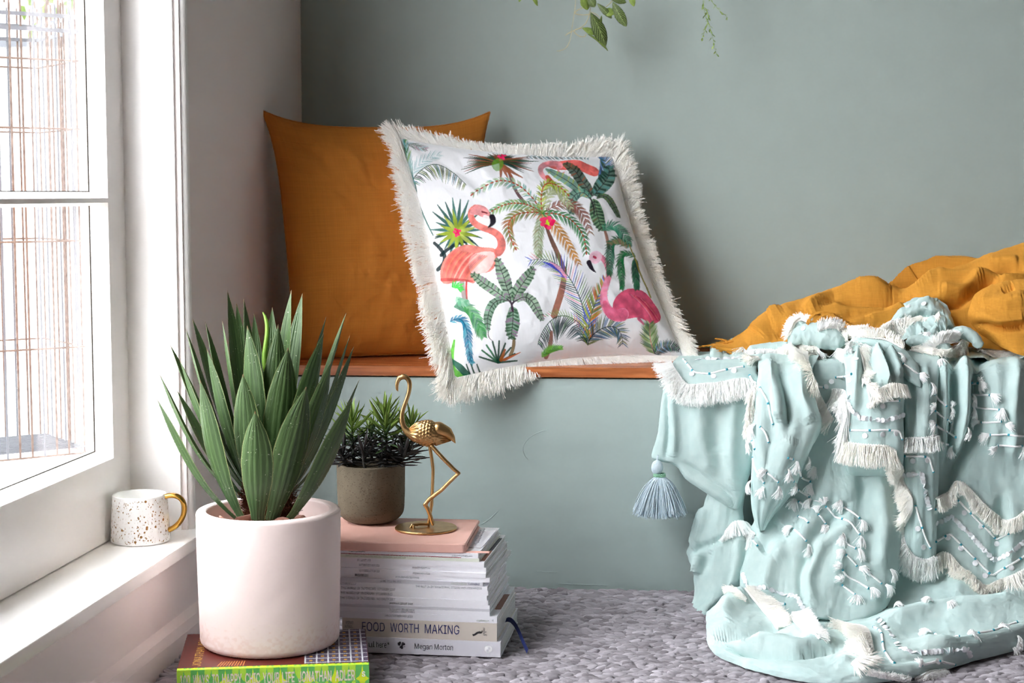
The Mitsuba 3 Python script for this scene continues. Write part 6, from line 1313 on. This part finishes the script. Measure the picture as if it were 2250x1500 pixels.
Cm.panel(rowsM, 130, 280, [([(1795, 676), (1835, 658), (1900, 655), (2010, 650)], -.034, 10), ([(1760, 700), (1800, 668), (1870, 645), (1960, 634)], .026, 14), ([(1700, 735), (1740, 715), (1790, 684)], -.012, 10), ([(1690, 700), (1730, 690), (1745, 720)], .012, 20), ([(1960, 622), (2010, 606), (2060, 586), (2150, 588), (2260, 590)], -.026, 11), ([(2010, 625), (2060, 606), (2130, 604), (2240, 612)], .020, 12), ([(1990, 655), (2060, 668), (2110, 662), (2150, 632), (2210, 600)], -.030, 10), ([(2060, 640), (2120, 640), (2165, 612)], .022, 14), ([(1900, 700), (1960, 690), (1990, 660)], .012, 14), ([(1840, 720), (1870, 690), (1960, 670)], -.010, 10), ([(1660, 735), (1680, 705), (1720, 680)], .012, 18), ([(1880, 640), (1960, 642)], .01, 10), ([(2170, 575), (2240, 575)], .012, 9)], .009, 53, scale=85.0)
rowsM2 = [[(2168, 632, -.16), (2200, 618, -.14), (2245, 612, -.13), (2295, 606, -.13)], [(2140, 655, -.13), (2190, 640, -.09), (2240, 634, -.075), (2295, 630, -.07)], [(2129, 685, -.12), (2180, 678, -.06), (2240, 672, -.045), (2295, 668, -.04)], [(2130, 705, -.12), (2180, 708, -.06), (2240, 706, -.05), (2295, 704, -.045)], [(2145, 726, -.12), (2190, 738, -.06), (2240, 748, -.04), (2295, 752, -.04)], [(2165, 742, -.12), (2205, 764, -.06), (2250, 782, -.03), (2295, 786, -.03)]]
Cm.panel(rowsM2, 90, 90, [([(2145, 712), (2190, 722), (2260, 716)], -.016, 7), ([(2140, 690), (2200, 700), (2260, 695)], .014, 12), ([(2150, 660), (2210, 660), (2260, 655)], .010, 14), ([(2200, 640), (2230, 625)], -.012, 8)], .006, 59, scale=60.0)
Cm.panel([[(1560, 758, -.30), (1600, 752, -.30), (1640, 748, -.30), (1680, 742, -.30)], [(1566, 762, -.22), (1600, 760, -.21), (1640, 756, -.20), (1690, 748, -.19)], [(1572, 768, -.16), (1610, 771, -.15), (1650, 770, -.15), (1700, 762, -.15)]], 30, 50, [], .008, 61, scale=30.0)
Cm.done()
put('cloth', (Cm.v, Cm.f), 'mustard_gauze', True, MU)
rng = np.random.default_rng(31)
C = Cm
def strand(pth, off, r=0.0026):
    p = curve([at(a, b, YB - off) + rng.normal(0, 0.0012, 3) for a, b in pth], 22)
    ph = rng.uniform(0, 6); tw = np.stack([np.cos(np.arange(22) * 1.3 + ph), 0 * np.arange(22), np.sin(np.arange(22) * 1.3 + ph)], 1) * r * 0.55
    put('fringe_strand', tubes(np.stack([p + tw, p - tw]), np.linspace(r * 0.7, r * 0.4, 22), 6), 'mustard_gauze', True, MU)
for pth, off in (([(1622, 756), (1600, 752), (1575, 758), (1548, 762), (1534, 764)], -.19), ([(1640, 764), (1615, 762), (1590, 768), (1566, 776)], -.15), ([(1630, 760), (1605, 760), (1580, 762), (1560, 760)], -.17), ([(1660, 766), (1640, 770), (1618, 776), (1596, 772)], -.13), ([(1600, 750), (1585, 746), (1572, 744)], -.2),
                 ([(1700, 762), (1660, 768), (1630, 766)], -.13), ([(1846, 690), (1815, 686), (1790, 692), (1776, 712), (1778, 735)], -.05), ([(1850, 696), (1822, 700), (1805, 692), (1782, 690)], -.06), ([(1836, 690), (1848, 704), (1862, 716)], -.06), ([(1800, 690), (1780, 702), (1774, 720)], -.055), ([(1845, 700), (1870, 712), (1890, 722)], -.06), ([(1820, 690), (1800, 700), (1786, 718), (1780, 728)], -.05)):
    strand(pth, off)
C = Cmint
# ------------------------------------------------------------------ seen through the window: a rusty cage, white garden chair, wall, shrubs
mat('paving', srgb(150, 148, 144), 0.8); mat('white_paint', srgb(246, 246, 246), 0.5); mat('rust', mikit.proc(lambda p, n, uv: mix(srgb(62, 44, 36), srgb(98, 82, 72), noise(p.x * 130, p.y * 130, p.z * 130))), 0.8)
mat('zinc', srgb(72, 74, 80), 0.6); mat('shrub_leaf', srgb(70, 92, 14), 0.6); mat('render_wall', srgb(206, 206, 204), 0.8)
struct('ground_outside', lbox(-9, 12, -14, -0.17, -0.12, -0.06), 'paving')
struct('garden_wall', lbox(-5.2, -5.0, -12, -0.3, -0.06, 1.60), 'render_wall')
struct('garden_wall_coping', lbox(-5.23, -4.97, -12, -0.3, 1.60, 1.65), 'zinc')
# a low white table carries the cage
TB = thing('garden_table', 'low white slatted table outside the window, under the cage', 'table')
TCX, TCY = at(2, 1000, 3.40)[:2]
th_ = math.radians(40); TM = rotz(th_, (TCX, TCY, 0)); TZ = 0.235
for k in range(9): put('slat', moved(box([-0.22 + k * 0.0495, -0.20, TZ - 0.02], [-0.18 + k * 0.0495, 0.20, TZ], 0.003), TM), 'white_paint', False, TB)
for sx_ in (-0.18, 0.18):
    for sy_ in (-0.16, 0.16): put('leg', moved(box([sx_ - 0.02, sy_ - 0.02, -0.06], [sx_ + 0.02, sy_ + 0.02, TZ - 0.02]), TM), 'white_paint', False, TB)
put('rail', moved(cat(box([-0.21, -0.18, TZ - 0.06], [0.21, -0.15, TZ - 0.02]), box([-0.21, 0.15, TZ - 0.06], [0.21, 0.18, TZ - 0.02])), TM), 'white_paint', False, TB)
CG = thing('wire_cage', 'tall rusty wire bird cage standing outside the window', 'cage')
cw_, cd_, ch_ = 0.145, 0.125, 0.96
def bar(a, b, r=0.0021): return tubes(np.array([[a, (np.array(a) + b) / 2, b]], float), r, 6)
z0_ = TZ + 0.012
rng = np.random.default_rng(6)
for side, n_w in (('front', 11), ('back', 11), ('left', 9), ('right', 9)):
    for k in range(n_w):
        t = -1 + 2 * (k + 0.5) / n_w
        x, y = {'front': (t * cw_, -cd_), 'back': (t * cw_, cd_), 'left': (-cw_, t * cd_), 'right': (cw_, t * cd_)}[side]
        j = rng.normal(0, 0.002, 2)
        put('wire', moved(bar([x, y, z0_], [x + j[0], y + j[1], z0_ + ch_], 0.0024), TM), 'rust' if (k + len(side)) % 3 else 'zinc', True, CG)
for zz_ in (0.0, 0.228, 0.453, 0.688, 0.83):
    put('hoop', moved(cat(*[bar(a + (z0_ + zz_,), b + (z0_ + zz_,), 0.0024) for a, b in (((-cw_, -cd_), (cw_, -cd_)), ((cw_, -cd_), (cw_, cd_)), ((cw_, cd_), (-cw_, cd_)), ((-cw_, cd_), (-cw_, -cd_)))]), TM), 'rust', True, CG)
for zz_ in (0.895, 0.925):
    put('band', moved(cat(box([-cw_ - .003, -cd_ - .003, z0_ + zz_ - .008], [cw_ + .003, -cd_ + .003, z0_ + zz_]), box([-cw_ - .003, cd_ - .003, z0_ + zz_ - .008], [cw_ + .003, cd_ + .003, z0_ + zz_]), box([-cw_ - .003, -cd_, z0_ + zz_ - .008], [-cw_ + .003, cd_, z0_ + zz_]), box([cw_ - .003, -cd_, z0_ + zz_ - .008], [cw_ + .003, cd_, z0_ + zz_])), TM), 'zinc', False, CG)
for k in range(12):
    t = -1 + 2 * (k + .5) / 12
    put('floor_wire', moved(bar([-cw_, t * cd_, z0_ + 0.012], [cw_, t * cd_, z0_ + 0.012], 0.0018), TM), 'zinc', True, CG)
dome = [curve([(sx_ * cw_, sy_ * cd_, z0_ + ch_), (sx_ * cw_ * .8, sy_ * cd_ * .8, z0_ + ch_ + .10), (0, 0, z0_ + ch_ + .17)], 8) for sx_ in (-1, -.33, .33, 1) for sy_ in (-1, -.33, .33, 1)]
put('roof_wires', moved(tubes(np.array(dome), 0.0019, 5), TM), 'rust', True, CG)
for sx_ in (-cw_, cw_):
    for sy_ in (-cd_, cd_): put('foot', moved(lathe([(0, TZ), (0.008, TZ), (0.008, z0_), (0, z0_)], 12), TM @ frame([sx_ * .95, sy_ * .95, 0], [1, 0, 0], [0, 1, 0], [0, 0, 1])), 'rust', 30, CG)
# white bentwood garden chair behind
CH = thing('garden_chair', 'white painted curved garden chair outside behind the cage', 'chair')
cc = at(150, 700, 4.6); CMx = rotz(math.radians(-60), (cc[0], cc[1], -0.06))
def rod(pts, r=0.014): return tubes(curve(pts, 24)[None], r, 8, True)
put('seat', moved(box([-.22, -.22, .42], [.22, .22, .45], .012), CMx), 'white_paint', 30, CH)
put('back_hoop', moved(rod([(-.2, .2, .44), (-.22, .26, .75), (-.12, .3, .98), (.12, .3, .98), (.22, .26, .75), (.2, .2, .44)]), CMx), 'white_paint', True, CH)
put('back_hoop', moved(rod([(-.1, .2, .44), (-.1, .26, .72), (0, .28, .84), (.1, .26, .72), (.1, .2, .44)], .010), CMx), 'white_paint', True, CH)
for s_ in (-1, 1):
    put('arm', moved(rod([(s_ * .21, .26, .70), (s_ * .29, .05, .69), (s_ * .25, -.16, .62), (s_ * .21, -.18, .44)]), CMx), 'white_paint', True, CH)
    put('leg', moved(rod([(s_ * .18, -.18, .43), (s_ * .2, -.2, .2), (s_ * .22, -.22, 0)]), CMx), 'white_paint', True, CH)
    put('leg', moved(rod([(s_ * .18, .18, .43), (s_ * .2, .22, .2), (s_ * .22, .27, 0)]), CMx), 'white_paint', True, CH)
# shrubs over the garden wall
rng = np.random.default_rng(40)
lf, uvl = oval_leaf(np.zeros(3), np.array([1.0, 0, 0]), 0.45, np.array([0, 0, 1.0]), 0.3, 5, 7); lfv, lff = vf(lf)
for i_, (s_, h0) in enumerate(((-1.7, 2.35), (-3.1, 2.45), (-4.5, 2.4))):
    k = thing('shrub', 'yellow-green leafy shrub over the garden wall, ' + ('rightmost behind the window\'s frame', 'seen through the top of the panes', 'at the far left of the panes')[i_], 'shrub', 'shrubs behind the garden wall')
    c0 = lw(-6.1, s_, 0)
    put('trunk', tubes(np.array([[c0 + [0, 0, -.06], c0 + [.05, 0, .7], c0 + [0, 0, 1.5]]]), np.array([.05, .04, .02]), 8), 'rust', True, k)
    n_ = 700; d = unit(rng.normal(0, 1, (n_, 3))); p = c0 + [0, 0, h0] + d * rng.uniform(.4, 1, (n_, 1)) * [.60, .60, .75]
    vs, fs = [], []
    for j in range(n_):
        x = unit(rng.normal(0, 1, 3)); y = unit(np.cross(x, [0.1, .2, 1])); z_ = np.cross(x, y)
        vs.append(p[j] + (lfv @ np.stack([x, y, z_])) * .12); fs.append(lff + j * len(lfv))
    put('foliage', (np.vstack(vs), np.vstack(fs)), 'shrub_leaf', False, k, kind='stuff')
